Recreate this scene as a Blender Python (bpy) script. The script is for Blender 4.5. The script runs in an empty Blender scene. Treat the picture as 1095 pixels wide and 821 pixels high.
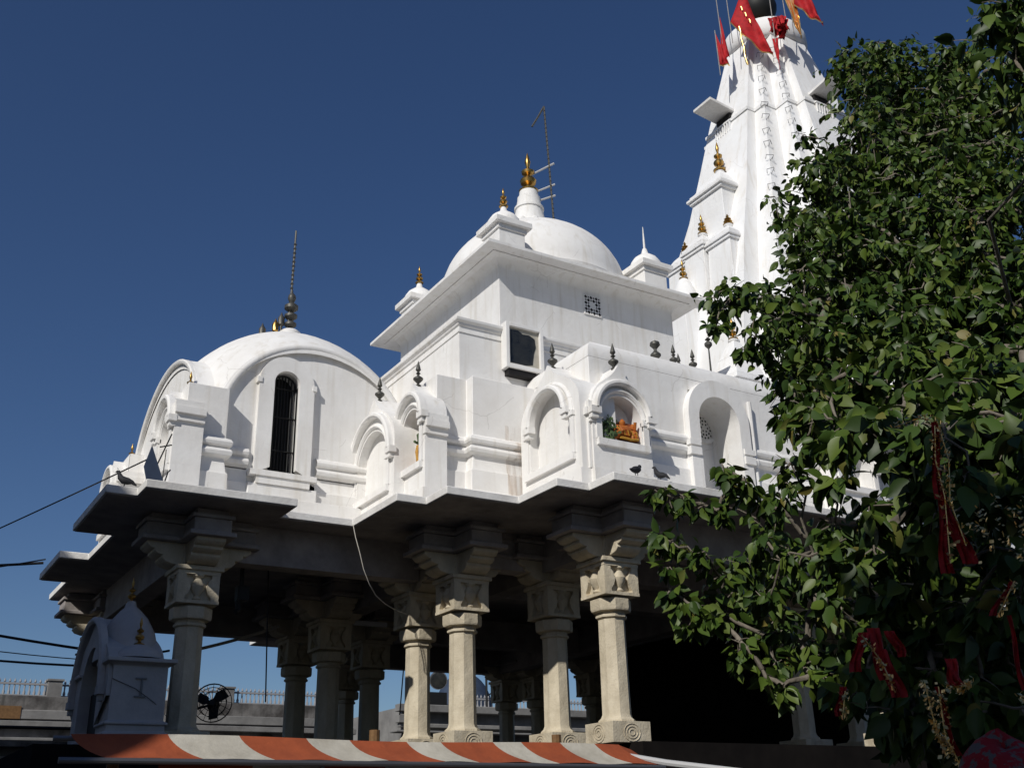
import bpy, math, random
import numpy as np
from mathutils import Vector, Matrix

random.seed(11)
S = bpy.context.scene
COL = S.collection
R = math.radians

# ------------------------------------------------------------------ camera
CAM = bpy.data.cameras.new("Camera")
cam = bpy.data.objects.new("Camera", CAM); COL.objects.link(cam)
CAM.sensor_width = 36.0
CAM.lens = 1150.0 / 1095.0 * 36.0
CAM.clip_start = 0.05; CAM.clip_end = 4000.0
YAW, PIT, ROL = R(31.65), R(22.5), R(-1.42)
# the temple's axes are the world axes; the camera looks 58 degrees round from +X
fw0 = Vector((math.sin(YAW), math.cos(YAW), 0)); rt0 = Vector((math.cos(YAW), -math.sin(YAW), 0)); up0 = Vector((0, 0, 1))
fw = fw0 * math.cos(PIT) + up0 * math.sin(PIT)
upc = rt0.cross(fw)
r2 = rt0 * math.cos(ROL) + upc * math.sin(ROL)
u2 = r2.cross(fw)
M = Matrix(((r2.x, u2.x, -fw.x, 0), (r2.y, u2.y, -fw.y, 0), (r2.z, u2.z, -fw.z, 1.6), (0, 0, 0, 1)))
cam.matrix_world = M
S.camera = cam
S.render.resolution_x = 1024; S.render.resolution_y = 767

# ------------------------------------------------------------------ world, sun, exposure
SUN_TO = Vector((-1.0, -0.60, 0.82)).normalized()
W = bpy.data.worlds.new("World"); S.world = W; W.use_nodes = True
wn = W.node_tree.nodes; wl = W.node_tree.links
bg = wn["Background"]
sky = wn.new("ShaderNodeTexSky"); sky.sky_type = 'NISHITA'; sky.sun_disc = False
sky.sun_elevation = math.asin(SUN_TO.z)
sky.sun_rotation = math.atan2(SUN_TO.x, SUN_TO.y)
sky.altitude = 300.0; sky.air_density = 1.0; sky.dust_density = 0.9; sky.ozone_density = 4.5
hs = wn.new("ShaderNodeHueSaturation"); hs.inputs["Saturation"].default_value = 1.12; hs.inputs["Value"].default_value = 1.22; hs.inputs["Hue"].default_value = 0.508
wl.new(sky.outputs[0], hs.inputs["Color"]); wl.new(hs.outputs[0], bg.inputs[0]); bg.inputs[1].default_value = 0.05
sl = bpy.data.lights.new("Sun", 'SUN'); sl.energy = 3.6; sl.angle = R(0.5); sl.color = (1.0, 0.965, 0.9)
sun = bpy.data.objects.new("Sun", sl); COL.objects.link(sun)
sun.rotation_euler = SUN_TO.to_track_quat('Z', 'Y').to_euler()
S.view_settings.view_transform = 'Standard'; S.view_settings.look = 'None'
S.view_settings.gamma = 1.0; S.view_settings.exposure = 0.0; S.view_settings.use_curve_mapping = False

# ------------------------------------------------------------------ materials
def mat(name, col, rough=0.8, metal=0.0, col2=None, scale=3.0, bump=0.0, bscale=30.0, streak=None, spec=0.3, stretch=(1, 1, 1), lo=0.35, hi=0.7):
    m = bpy.data.materials.new(name); m.use_nodes = True
    n = m.node_tree.nodes; l = m.node_tree.links; b = n["Principled BSDF"]
    b.inputs["Roughness"].default_value = rough; b.inputs["Metallic"].default_value = metal
    b.inputs["Specular IOR Level"].default_value = spec
    b.inputs["Base Color"].default_value = (*col, 1)
    tc = n.new("ShaderNodeTexCoord")
    out = None
    if col2:
        mp = n.new("ShaderNodeMapping"); mp.inputs["Scale"].default_value = stretch; l.new(tc.outputs["Object"], mp.inputs[0])
        no = n.new("ShaderNodeTexNoise"); no.inputs["Scale"].default_value = scale; no.inputs["Detail"].default_value = 8; no.inputs["Roughness"].default_value = 0.65
        l.new(mp.outputs[0], no.inputs["Vector"])
        rp = n.new("ShaderNodeValToRGB"); rp.color_ramp.elements[0].position = lo; rp.color_ramp.elements[1].position = hi
        rp.color_ramp.elements[0].color = (*col, 1); rp.color_ramp.elements[1].color = (*col2, 1)
        l.new(no.outputs[0], rp.inputs[0]); out = rp.outputs[0]
    if streak:   # rain streaks: noise stretched down the wall
        mp2 = n.new("ShaderNodeMapping"); mp2.inputs["Scale"].default_value = (5.0, 5.0, 0.35); l.new(tc.outputs["Object"], mp2.inputs[0])
        n2 = n.new("ShaderNodeTexNoise"); n2.inputs["Scale"].default_value = 1.3; n2.inputs["Detail"].default_value = 5
        l.new(mp2.outputs[0], n2.inputs["Vector"])
        r2_ = n.new("ShaderNodeValToRGB"); r2_.color_ramp.elements[0].position = 0.53; r2_.color_ramp.elements[1].position = 0.76
        r2_.color_ramp.elements[0].color = (0, 0, 0, 1); r2_.color_ramp.elements[1].color = (0.6, 0.6, 0.6, 1)
        l.new(n2.outputs[0], r2_.inputs[0])
        mx = n.new("ShaderNodeMix"); mx.data_type = 'RGBA'
        l.new(r2_.outputs[0], mx.inputs[0]); l.new(out, mx.inputs[6]); mx.inputs[7].default_value = (*streak, 1)
        out = mx.outputs[2]
    if out: l.new(out, b.inputs["Base Color"])
    if bump:
        nb = n.new("ShaderNodeTexNoise"); nb.inputs["Scale"].default_value = bscale; nb.inputs["Detail"].default_value = 6
        l.new(tc.outputs["Object"], nb.inputs["Vector"])
        nb2 = n.new("ShaderNodeTexNoise"); nb2.inputs["Scale"].default_value = bscale * 0.12; nb2.inputs["Detail"].default_value = 2
        l.new(tc.outputs["Object"], nb2.inputs["Vector"])
        ad = n.new("ShaderNodeMath"); ad.operation = 'MULTIPLY_ADD'; l.new(nb2.outputs[0], ad.inputs[0]); ad.inputs[1].default_value = 3.0; l.new(nb.outputs[0], ad.inputs[2])
        bp = n.new("ShaderNodeBump"); bp.inputs["Strength"].default_value = bump; bp.inputs["Distance"].default_value = 0.02
        l.new(ad.outputs[0], bp.inputs["Height"]); l.new(bp.outputs[0], b.inputs["Normal"])
    return m

M_PLASTER = mat("white_plaster", (.80, .79, .77), .75, col2=(.72, .70, .67), scale=1.6, bump=.26, bscale=13, streak=(.58, .54, .47))
M_TOWER = mat("tower_limewash", (.82, .82, .82), .7, col2=(.74, .73, .71), scale=.8, bump=.25, bscale=18, streak=(.62, .58, .52))
M_SLAB = mat("eave_plaster", (.78, .77, .75), .85, col2=(.60, .58, .55), scale=2.0, bump=.3, bscale=20)
M_SOFFIT = mat("mottled_concrete", (.40, .36, .34), .9, col2=(.22, .20, .19), scale=2.2, bump=.3, bscale=14)  # grey-brown mottled concrete, darker than the eave plaster
M_FLOOR = mat("shade_dark_stone", (.035, .032, .03), .8, col2=(.02, .019, .018), scale=1.5, spec=.08)  # dark tone stands in for shade on the stone
M_SHADE = mat("shade_black_stone", (.014, .012, .011), .95, col2=(.008, .007, .007), scale=2, spec=.03)  # near-black tone carries deep shade, not the stone's own colour
M_STONE = mat("sandstone", (.62, .55, .42), .8, col2=(.42, .36, .26), scale=4.0, bump=.4, bscale=35, stretch=(1, 1, .5))
M_GREY = mat("weathered_stone", (.21, .20, .19), .9, col2=(.055, .05, .047), scale=.9, lo=.4, hi=.62, bump=.6, bscale=6, streak=(.05, .05, .045))
M_GREYB = mat("pale_cement", (.25, .245, .235), .9, col2=(.15, .145, .14), scale=1.5, bump=.4, bscale=8)
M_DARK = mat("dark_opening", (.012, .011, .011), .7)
M_IRON = mat("black_iron", (.02, .02, .02), .55, .3)
M_LEAD = mat("dark_finial_metal", (.07, .07, .065), .5, .5, col2=(.12, .115, .10), scale=20)
M_GOLD = mat("gilded_metal", (.50, .32, .10), .36, 1.0, col2=(.24, .14, .045), scale=14)
M_RAIL = mat("white_railing_paint", (.48, .48, .48), .6)
M_FRAIL = mat("hazed_railing_paint", (.30, .30, .31), .8)  # white paint dimmed in its colour for distance haze
M_ROD = mat("pale_rod", (.42, .40, .38), .5, .2, col2=(.22, .2, .18), scale=30)
M_GLASS = mat("dark_window_glass", (.015, .017, .018), .08, 0, spec=.6, col2=(.04, .04, .035), scale=6)
M_RED = mat("red_cloth", (.46, .012, .016), .75, col2=(.26, .006, .010), scale=7)
M_CHUN = mat("dark_red_gauze", (.40, .012, .014), .7, col2=(.16, .005, .008), scale=25)
M_TINSEL = mat("gold_tinsel", (.92, .66, .26), .35, 1.0)
M_SILV = mat("silver_tinsel", (.8, .78, .74), .2, 1.0)
M_ORCL = mat("orange_cloth", (.34, .078, .028), .85, col2=(.24, .055, .022), scale=4, bump=.6, bscale=7)
M_WHCL = mat("white_cloth", (.50, .47, .40), .85, col2=(.36, .33, .27), scale=4, bump=.6, bscale=7)
M_PIPE = mat("steel_pipe", (.16, .16, .165), .45, .7)
M_GROUND = mat("paving", (.075, .07, .066), .9, col2=(.045, .042, .04), scale=.6, bump=.4, bscale=5)
M_SHRINE = mat("pale_blue_plaster", (.47, .45, .44), .8, col2=(.35, .34, .34), scale=2, bump=.3, bscale=20)
M_HOUSE = mat("house_plaster", (.40, .36, .30), .9, col2=(.30, .27, .22), scale=.7, bump=.3, bscale=8)
M_GREEN = mat("green_paint", (.035, .07, .025), .6, col2=(.09, .13, .05), scale=18)
M_YELL = mat("yellow_paint", (.55, .30, .04), .55, col2=(.36,.18,.03), scale=30)
M_ORANGE = mat("orange_paint", (.36, .075, .015), .5, col2=(.46, .17, .03), scale=14)
M_PINK = mat("pale_pink_paint", (.70, .48, .42), .5)
M_BOARD = mat("blue_grey_panel", (.04, .058, .095), .6, col2=(.03, .042, .07), scale=4)
M_BRED = mat("red_brown_paint", (.16, .035, .015), .6, col2=(.30, .08, .02), scale=12)
M_BROWN = mat("brown_wood", (.22, .12, .05), .7, col2=(.13, .07, .03), scale=12)
M_BARK = mat("grey_bark", (.20, .175, .14), .9, col2=(.09, .075, .06), scale=9, bump=.6, bscale=20)
M_BIRD = mat("slate_feathers", (.012, .013, .016), .7, col2=(.035, .035, .04), scale=22)
M_CABLE = mat("black_cable", (.015, .015, .016), .6)
M_WCABLE = mat("pale_cable", (.55, .52, .46), .6)
M_TUBE = mat("white_tube_light", (.7, .7, .7), .4)
M_SKIN = mat("brown_skin", (.30, .16, .10), .5)
M_KURTA = mat("dark_clothing", (.03, .025, .03), .9, col2=(.05, .04, .05), scale=8)

def add_cracks(m):
    n = m.node_tree.nodes; l = m.node_tree.links; b = n["Principled BSDF"]
    src = b.inputs["Base Color"].links[0].from_socket
    tc = n.new("ShaderNodeTexCoord"); nz = n.new("ShaderNodeTexNoise"); nz.inputs["Scale"].default_value = 2.2; nz.inputs["Detail"].default_value = 6
    l.new(tc.outputs["Object"], nz.inputs["Vector"])
    mx = n.new("ShaderNodeMix"); mx.data_type = 'VECTOR'; mx.inputs[0].default_value = .22
    l.new(tc.outputs["Object"], mx.inputs[4]); l.new(nz.outputs["Color"], mx.inputs[5])
    vo = n.new("ShaderNodeTexVoronoi"); vo.feature = 'DISTANCE_TO_EDGE'; vo.inputs["Scale"].default_value = .9; l.new(mx.outputs[1], vo.inputs["Vector"])
    th = n.new("ShaderNodeMath"); th.operation = 'LESS_THAN'; th.inputs[1].default_value = .0045; l.new(vo.outputs["Distance"], th.inputs[0])
    n2 = n.new("ShaderNodeTexNoise"); n2.inputs["Scale"].default_value = .9; l.new(tc.outputs["Object"], n2.inputs["Vector"])
    g2 = n.new("ShaderNodeMath"); g2.operation = 'GREATER_THAN'; g2.inputs[1].default_value = .55; l.new(n2.outputs[0], g2.inputs[0])
    mu = n.new("ShaderNodeMath"); mu.operation = 'MULTIPLY'; l.new(th.outputs[0], mu.inputs[0]); l.new(g2.outputs[0], mu.inputs[1])
    mu2 = n.new("ShaderNodeMath"); mu2.operation = 'MULTIPLY'; mu2.inputs[1].default_value = .22; l.new(mu.outputs[0], mu2.inputs[0])
    fin = n.new("ShaderNodeMix"); fin.data_type = 'RGBA'; l.new(mu2.outputs[0], fin.inputs[0]); l.new(src, fin.inputs[6]); fin.inputs[7].default_value = (.25, .22, .19, 1)
    l.new(fin.outputs[2], b.inputs["Base Color"])
add_cracks(M_PLASTER); add_cracks(M_TOWER)
M_RUST = bpy.data.materials.new("rust_stain"); M_RUST.use_nodes = True
_n = M_RUST.node_tree.nodes; _l = M_RUST.node_tree.links; _b = _n["Principled BSDF"]; _b.inputs["Base Color"].default_value = (.50, .32, .18, 1); _b.inputs["Roughness"].default_value = .9
_tc = _n.new("ShaderNodeTexCoord"); _mp = _n.new("ShaderNodeMapping"); _mp.inputs["Scale"].default_value = (14, 14, 1.2); _l.new(_tc.outputs["Object"], _mp.inputs[0])
_nz = _n.new("ShaderNodeTexNoise"); _nz.inputs["Scale"].default_value = 1.0; _nz.inputs["Detail"].default_value = 5; _l.new(_mp.outputs[0], _nz.inputs["Vector"])
_rp = _n.new("ShaderNodeValToRGB"); _rp.color_ramp.elements[0].position = .42; _rp.color_ramp.elements[1].position = .75; _rp.color_ramp.elements[1].color = (.38, .38, .38, 1); _l.new(_nz.outputs[0], _rp.inputs[0]); _l.new(_rp.outputs[0], _b.inputs["Alpha"])

# ------------------------------------------------------------------ mesh builder
class MB:
    def __init__(s): s.v = []; s.f = []; s.m = []; s.cur = 0
    def add(s, vs, fs):
        o = len(s.v); s.v += [tuple(p) for p in vs]
        for f in fs: s.f.append(tuple(i + o for i in f)); s.m.append(s.cur)
    def box(s, x0, x1, y0, y1, z0, z1):
        s.add([(x0,y0,z0),(x1,y0,z0),(x1,y1,z0),(x0,y1,z0),(x0,y0,z1),(x1,y0,z1),(x1,y1,z1),(x0,y1,z1)],
              [(0,3,2,1),(4,5,6,7),(0,1,5,4),(1,2,6,5),(2,3,7,6),(3,0,4,7)])
    def obox(s, c, ax, ay, az):          # box from centre and three half-axis vectors
        c, ax, ay, az = Vector(c), Vector(ax), Vector(ay), Vector(az)
        vs = [c + ax*i + ay*j + az*k for k in (-1, 1) for (i, j) in ((-1,-1),(1,-1),(1,1),(-1,1))]
        s.add(vs, [(0,3,2,1),(4,5,6,7),(0,1,5,4),(1,2,6,5),(2,3,7,6),(3,0,4,7)])
    def prism(s, poly, z0, z1, taper=None):
        n = len(poly)
        top = poly if taper is None else taper
        s.add([(x, y, z0) for x, y in poly] + [(x, y, z1) for x, y in top],
              [tuple(range(n - 1, -1, -1)), tuple(range(n, 2 * n))] + [(i, (i+1) % n, n + (i+1) % n, n + i) for i in range(n)])
    def lathe(s, prof, cx=0, cy=0, n=20, cz=0, sx=1, sy=1, a0=0.0):
        vs = []
        for r, z in prof:
            for k in range(n):
                a = a0 + 2 * math.pi * k / n
                vs.append((cx + r * sx * math.cos(a), cy + r * sy * math.sin(a), cz + z))
        fs = []
        for i in range(len(prof) - 1):
            for k in range(n):
                k2 = (k + 1) % n
                fs.append((i*n+k, i*n+k2, (i+1)*n+k2, (i+1)*n+k))
        fs.append(tuple(range(n - 1, -1, -1))); fs.append(tuple(range((len(prof)-1)*n, len(prof)*n)))
        s.add(vs, fs)
    def tube(s, pts, rad, n=6):
        pts = [Vector(p) for p in pts]; k = len(pts)
        rr = rad if isinstance(rad, (list, tuple)) else [rad] * k
        vs = []; prev = None
        for i, p in enumerate(pts):
            d = (pts[min(i+1, k-1)] - pts[max(i-1, 0)])
            d = d.normalized() if d.length > 1e-9 else Vector((0, 0, 1))
            if prev is None:
                a = d.cross(Vector((0, 0, 1)) if abs(d.z) < .9 else Vector((1, 0, 0))).normalized()
            else:
                a = (prev - d * prev.dot(d)); a = a.normalized() if a.length > 1e-6 else d.orthogonal().normalized()
            prev = a; b = d.cross(a)
            for j in range(n):
                t = 2 * math.pi * j / n
                vs.append(p + (a * math.cos(t) + b * math.sin(t)) * rr[i])
        fs = [(i*n+j, i*n+(j+1) % n, (i+1)*n+(j+1) % n, (i+1)*n+j) for i in range(k-1) for j in range(n)]
        fs += [tuple(range(n-1, -1, -1)), tuple(range((k-1)*n, k*n))]
        s.add(vs, fs)
    def sweep(s, path, prof):            # wall profile (offset outwards to the right of the path, z) along a plan polyline
        n = len(path); mit = []
        for i in range(n):
            d1 = Vector(path[i]) - Vector(path[i-1]) if i > 0 else None
            d2 = Vector(path[i+1]) - Vector(path[i]) if i < n-1 else None
            d1 = d1 or d2; d2 = d2 or d1
            d1 = d1.normalized(); d2 = d2.normalized()
            n1 = Vector((d1.y, -d1.x)); n2 = Vector((d2.y, -d2.x))
            mm = (n1 + n2); mm = mm / max(1e-6, mm.dot(n1)) if mm.length > 1e-6 else n1
            mit.append(mm)
        k = len(prof); vs = []
        for i in range(n):
            for o, z in prof: vs.append((path[i][0] + mit[i].x * o, path[i][1] + mit[i].y * o, z))
        fs = [(i*k+j, (i+1)*k+j, (i+1)*k+j+1, i*k+j+1) for i in range(n-1) for j in range(k-1)]
        s.add(vs, fs)
    def grid(s, rows):                   # rows of points of equal length -> quads
        k = len(rows[0]); vs = [p for r in rows for p in r]
        s.add(vs, [(i*k+j, i*k+j+1, (i+1)*k+j+1, (i+1)*k+j) for i in range(len(rows)-1) for j in range(k-1)])

def mk(name, mb, mats, parent=None, ang=35, loc=None, bevel=0.0):
    me = bpy.data.meshes.new(name)
    org = Vector(parent['_o']) if parent is not None and '_o' in parent else Vector((0, 0, 0))
    if loc is not None: org = Vector(loc)
    me.from_pydata([tuple(Vector(p) - org) for p in mb.v], [], mb.f)
    ms = mats if isinstance(mats, (list, tuple)) else [mats]
    for m_ in ms: me.materials.append(m_)
    if len(ms) > 1: me.polygons.foreach_set("material_index", mb.m)
    me.polygons.foreach_set("use_smooth", [True] * len(me.polygons))
    me.update(); me.validate()
    import bmesh as _b
    bm = _b.new(); bm.from_mesh(me); _b.ops.recalc_face_normals(bm, faces=bm.faces); bm.to_mesh(me); bm.free()
    me.set_sharp_from_angle(angle=R(ang))
    o = bpy.data.objects.new(name, me); COL.objects.link(o)
    if parent is not None: o.parent = parent
    if parent is None and loc is not None: o.location = loc
    o['_o'] = tuple(org)
    if bevel:
        bv = o.modifiers.new("bevel", 'BEVEL'); bv.width = bevel; bv.segments = 2; bv.limit_method = 'ANGLE'; bv.angle_limit = R(40)
    return o
def thing(name, label, cat, loc, group=None):
    o = bpy.data.objects.new(name, None); COL.objects.link(o); o.location = loc; o.empty_display_size = .2
    o['label'] = label; o['category'] = cat; o['_o'] = tuple(loc)
    if group: o['group'] = group
    return o
def tag(o, label=None, cat=None, group=None, kind=None):
    if label: o['label'] = label
    if cat: o['category'] = cat
    if group: o['group'] = group
    if kind: o['kind'] = kind
    return o
def part_copy(o, parent, dloc):
    c = o.copy(); COL.objects.link(c); c.parent = parent; c.location = Vector(o.location) + Vector(dloc)
    for ch in o.children:
        d = ch.copy(); COL.objects.link(d); d.parent = c
    return c

# ------------------------------------------------------------------ setting
g = MB(); g.add([(-1500,-1500,0),(1500,-1500,0),(1500,1500,0),(-1500,1500,0)], [(0,1,2,3)])
tag(mk("ground", g, M_GROUND), kind='structure')

# ------------------------------------------------------------------ the temple hall
HC = (13.15, 20.3, 0.0)
hall = thing("temple_hall", "white plastered temple hall with zigzag eaves on stone columns and a large round dome", "temple hall", HC)
def P(name, mb, m, parent=hall, ang=35, bevel=0.0): return mk(name, mb, m, parent, ang, bevel=bevel)

KF = 0.94; ZE = 1.6 + (6.6 - 1.6) * KF          # eave edge reaches well out in front of the walls
EV = [(3.0,17.0),(3.48,17.0),(3.48,16.45),(5.93,16.45),(5.93,17.2),(7.23,17.2),(7.23,15.4),(7.77,15.4),(7.77,14.68),(9.12,14.68),(9.12,13.52),(9.74,13.52),(9.74,12.85)]
EV = [(x*KF, y*KF) for x, y in EV]
front = EV + [(26.3 - x, y) for x, y in reversed(EV[5:])]
front = front + [(20.4, 17.2*KF)]
poly_full = front + [(x, 40.6 - y) for x, y in reversed(front) if x > 5.6]   # the far end is stepped a little differently
poly_full += [(3.45, 40.6 - 17.2*KF), (3.45, 22.5), (2.95, 22.5), (2.95, 20.42), (3.45, 20.42), (3.45, 18.46), (EV[0][0], 18.46)]
def offset_poly(poly, d):               # inward offset of a CCW polygon
    n = len(poly); out = []
    for i in range(n):
        a = Vector(poly[i-1]); b = Vector(poly[i]); c = Vector(poly[(i+1) % n])
        d1 = (b - a).normalized(); d2 = (c - b).normalized()
        n1 = Vector((-d1.y, d1.x)); n2 = Vector((-d2.y, d2.x))
        m_ = n1 + n2; m_ = m_ / m_.dot(n1) if m_.length > 1e-6 else n1
        out.append(tuple(b + m_ * d))
    return out
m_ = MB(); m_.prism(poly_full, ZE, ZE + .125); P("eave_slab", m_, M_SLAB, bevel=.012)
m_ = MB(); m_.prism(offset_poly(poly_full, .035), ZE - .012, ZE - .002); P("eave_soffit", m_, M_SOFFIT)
# platform
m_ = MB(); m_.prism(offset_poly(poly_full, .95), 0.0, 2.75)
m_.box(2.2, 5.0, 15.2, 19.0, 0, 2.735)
P("platform", m_, M_SHADE)  # colour blackened in place of shade falling on the platform

# columns
COLS = [(10.13,13.65),(10.32,15.56),(8.61,15.72),(8.60,17.33),(4.47,16.94),(16.17,13.65),(15.98,15.56),(17.69,15.72),
        (8.25,22.4),(8.13,20.3),(9.9,22.3),(10.9,26.0),(16.17,26.95),(16.68,26.09),(17.69,24.88),(4.47,23.66)]
def octa(r): return [(r, 0)]
def build_column(x, y):
    z0 = 2.75
    s = MB()
    s.lathe([(.29,.30),(.29,.33),(.245,.37),(.225,.42),(.212,1.84)], x, y, 8, z0, a0=R(22.5))
    col = P("column", s, M_STONE, ang=25)
    b = MB(); b.box(x-.35, x+.35, y-.35, y+.35, z0, z0+.30)
    # carved scroll on the block's two seen faces
    for (fx, fy) in ((-1, 0), (0, -1)):
        for rr in (.05, .10, .15):
            pts = []
            for k in range(17):
                a = 2*math.pi*k/16; q = rr*math.cos(a); zz = z0 + .14 + rr*math.sin(a)*.85
                pts.append((x - .355 if fx else x + q, y + q if fx else y - .355, zz))
            b.tube(pts, .008, 5)
    mk("column_base", b, M_STONE, col, 30, bevel=.012)
    c = MB()
    c.lathe([(.222,1.84),(.25,1.86),(.25,1.89),(.225,1.91),(.225,1.94),(.31,1.955),(.325,1.99),(.325,2.13),(.27,2.16),(.24,2.17)], x, y, 8, z0, a0=R(22.5))
    H0, H1 = z0 + 2.17, z0 + 2.68
    c.box(x-.25, x+.25, y-.25, y+.25, H0, H1)
    for sx_ in (-1, 1):
        for sy_ in (-1, 1): c.box(*sorted((x+sx_*.20, x+sx_*.3235)), *sorted((y+sy_*.20, y+sy_*.3235)), H0+.051, H0+.449)
    c.box(x-.33, x+.33, y-.33, y+.33, H0+.002, H0+.05)
    c.box(x-.33, x+.33, y-.33, y+.33, H1-.06, H1-.001)
    for (nx, ny) in ((-1,0),(0,-1),(1,0),(0,1)):
        N = Vector((nx, ny, 0)); T = Vector((-ny, nx, 0)); cc = Vector((x, y, 0))
        for sg in (-1, 1):           # leaf plates at the corners of the capital
            prof = [(.315,.05),(.315,.45),(.26,.45),(.16,.36),(.12,.25),(.15,.16),(.23,.05)]
            vs = [cc + N*.25 + T*sg*a + Vector((0,0,H0+b_)) for a, b_ in prof] + [cc + N*.325 + T*sg*a + Vector((0,0,H0+b_)) for a, b_ in prof]
            n_ = len(prof)
            c.add(vs, [tuple(range(n_)), tuple(range(n_, 2*n_))] + [(i,(i+1)%n_, n_+(i+1)%n_, n_+i) for i in range(n_)])
        q = cc + N*.245                # the carved vase between them
        c.lathe([(.05,.05),(.07,.08),(.04,.12),(.105,.22),(.115,.28),(.07,.36),(.06,.39),(.10,.43),(.10,.45)], q.x, q.y, 12, H0)
    mk("capital", c, M_STONE, col, 30)
    k = MB()
    Z = z0 + 2.68
    k.box(x-.37, x+.37, y-.37, y+.37, Z, Z+.07)
    k.box(x-.26, x+.26, y-.26, y+.26, Z+.07, Z+.42)
    for (nx, ny) in ((-1,0),(0,-1),(1,0),(0,1)):
        N = Vector((nx, ny, 0)); T = Vector((-ny, nx, 0)); cc = Vector((x, y, 0))
        prof = [(.22,.075),(.40,.085),(.52,.12),(.58,.18),(.56,.22),(.64,.23),(.70,.27),(.69,.31),(.76,.32),(.82,.37),(.82,.42),(.22,.42)]
        n_ = len(prof)
        vs = [cc + N*a + T*.23 + Vector((0,0,Z+b_)) for a, b_ in prof] + [cc + N*a - T*.23 + Vector((0,0,Z+b_)) for a, b_ in prof]
        k.add(vs, [tuple(range(n_)), tuple(range(n_, 2*n_))] + [(i,(i+1)%n_, n_+(i+1)%n_, n_+i) for i in range(n_)])
    mk("bracket", k, M_STONE, col, 40, bevel=.01)
    k = MB()
    def plus(a, w): return [(x-w,y-a),(x+w,y-a),(x+w,y-w),(x+a,y-w),(x+a,y+w),(x+w,y+w),(x+w,y+a),(x-w,y+a),(x-w,y+w),(x-a,y+w),(x-a,y-w),(x-w,y-w)]
    k.prism(plus(.93, .36), Z+.421, Z+.49)
    k.prism(plus(.86, .29), Z+.491, Z+.70); k.prism(plus(.90, .33), Z+.701, Z+.76); k.prism(plus(.80, .25), Z+.761, ZE-.013)
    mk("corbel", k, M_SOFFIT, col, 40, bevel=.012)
    return col
c0 = build_column(*COLS[0])
for x, y in COLS[1:]:
    part_copy(c0, hall, (x - COLS[0][0], y - COLS[0][1], 0))
# beams spanning the columns
m_ = MB()
zb0, zb1 = 5.66, ZE-.013
for (x0, x1, y0, y1) in ((4.66, 8.35, 16.80, 17.16),(4.29, 4.65, 17.2, 23.5),(4.66, 8.3, 23.48, 23.84),(8.43, 8.79, 16.0, 23.47),(8.82, 17.5, 15.40, 15.74),
                         (9.97,10.3,13.95,15.38),(10.35,15.95,13.48,13.82),(16.0,16.33,13.95,15.38),(10.14,10.5,15.76,26.0),(15.8,16.16,15.76,26.7),(10.52,15.78,17.5,17.86),(10.52,15.78,22.7,23.06),(10.9,16.0,26.78,27.12)):
    m_.box(x0, x1, y0, y1, zb0, zb1)
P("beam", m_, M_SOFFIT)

# ---- lower walls with mouldings
def wprof(top, cap=.0):
    return [(.14,ZE+.12),(.14,6.96),(.07,6.99),(.06,7.36),(.03,7.40),(0,7.62),(.0,7.65),(.09,7.68),(.11,7.75),(.08,7.80),(.03,7.82),(.03,7.84),(.09,7.86),(.11,7.92),(.08,7.98),(0,8.02),(0,top),(-.5,top)]
m_ = MB()
m_.sweep([(8.12,18.6),(8.12,15.72),(8.72,15.72),(8.72,15.5),(10.05,15.5),(10.05,13.78),(12.24,13.78)], wprof(9.14))
m_.sweep([(13.36,13.78),(16.25,13.78),(16.25,15.5),(17.58,15.5),(17.58,15.72),(18.18,15.72),(18.18,18.6)], wprof(9.14))
m_.prism([(8.13,18.5),(8.13,15.73),(8.73,15.73),(8.73,15.51),(10.06,15.51),(10.06,14.6),(16.24,14.6),(16.24,15.51),(17.57,15.51),(17.57,15.73),(18.17,15.73),(18.17,24.9),(8.13,24.9)], 6.74, 9.13)
P("lower_wall", m_, M_PLASTER, bevel=.02)
# porch roof: a coved parapet
m_ = MB()
m_.sweep([(10.05,16.1),(10.05,13.78),(16.25,13.78),(16.25,16.1)], [(0,9.142),(.0,9.2),(-.03,9.32),(-.10,9.44),(-.22,9.54),(-.40,9.60),(-1.2,9.62)])
m_.prism([(11.2,16.0),(11.2,14.95),(15.1,14.95),(15.1,16.0)], 9.5, 9.618)
P("porch_roof", m_, M_PLASTER)
# upper tier
m_ = MB()
UT = [(8.65,24.8),(8.65,15.86),(17.65,15.86),(17.65,24.8)]
m_.sweep(UT, [(0,9.0),(0,10.27),(.03,10.29),(.04,10.33),(.09,10.36),(.10,10.42),(-.6,10.44),(-3.0,10.46)])
P("upper_wall", m_, M_PLASTER, bevel=.01)
m_ = MB(); m_.sweep([(8.65,24.8),(8.65,15.86),(17.65,15.86)], [(0.0,10.14),(.02,10.145),(.02,10.17),(0,10.175)])
P("string_course", m_, M_PLASTER)
# framed window with dark broken pane
fr = MB()
for (a, b_, c_, d_) in ((9.55,9.63,9.56,10.5),(10.31,10.39,9.56,10.5),(9.631,10.309,10.42,10.5),(9.631,10.309,9.56,9.65)): fr.box(a, b_, 15.66, 15.86, c_, d_)
win = P("window", fr, M_PLASTER, bevel=.008)
q = MB(); q.box(9.631, 10.309, 15.72, 15.80, 9.651, 10.419)
mk("pane_board", q, M_WHCL, win)
q = MB(); q.add([(9.66,15.712,9.69),(10.0,15.712,9.68),(10.16,15.712,9.72),(10.19,15.712,9.95),(10.24,15.712,10.1),(10.22,15.712,10.27),(10.1,15.712,10.33),(9.95,15.712,10.32),(9.85,15.712,10.38),(9.68,15.712,10.37)], [tuple(range(10))])
mk("pane", q, M_GLASS, win)
q = MB(); q.box(9.62, 10.22, 15.70, 15.86, 9.44, 9.558)
mk("window_gap", q, M_DARK, win)

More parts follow.
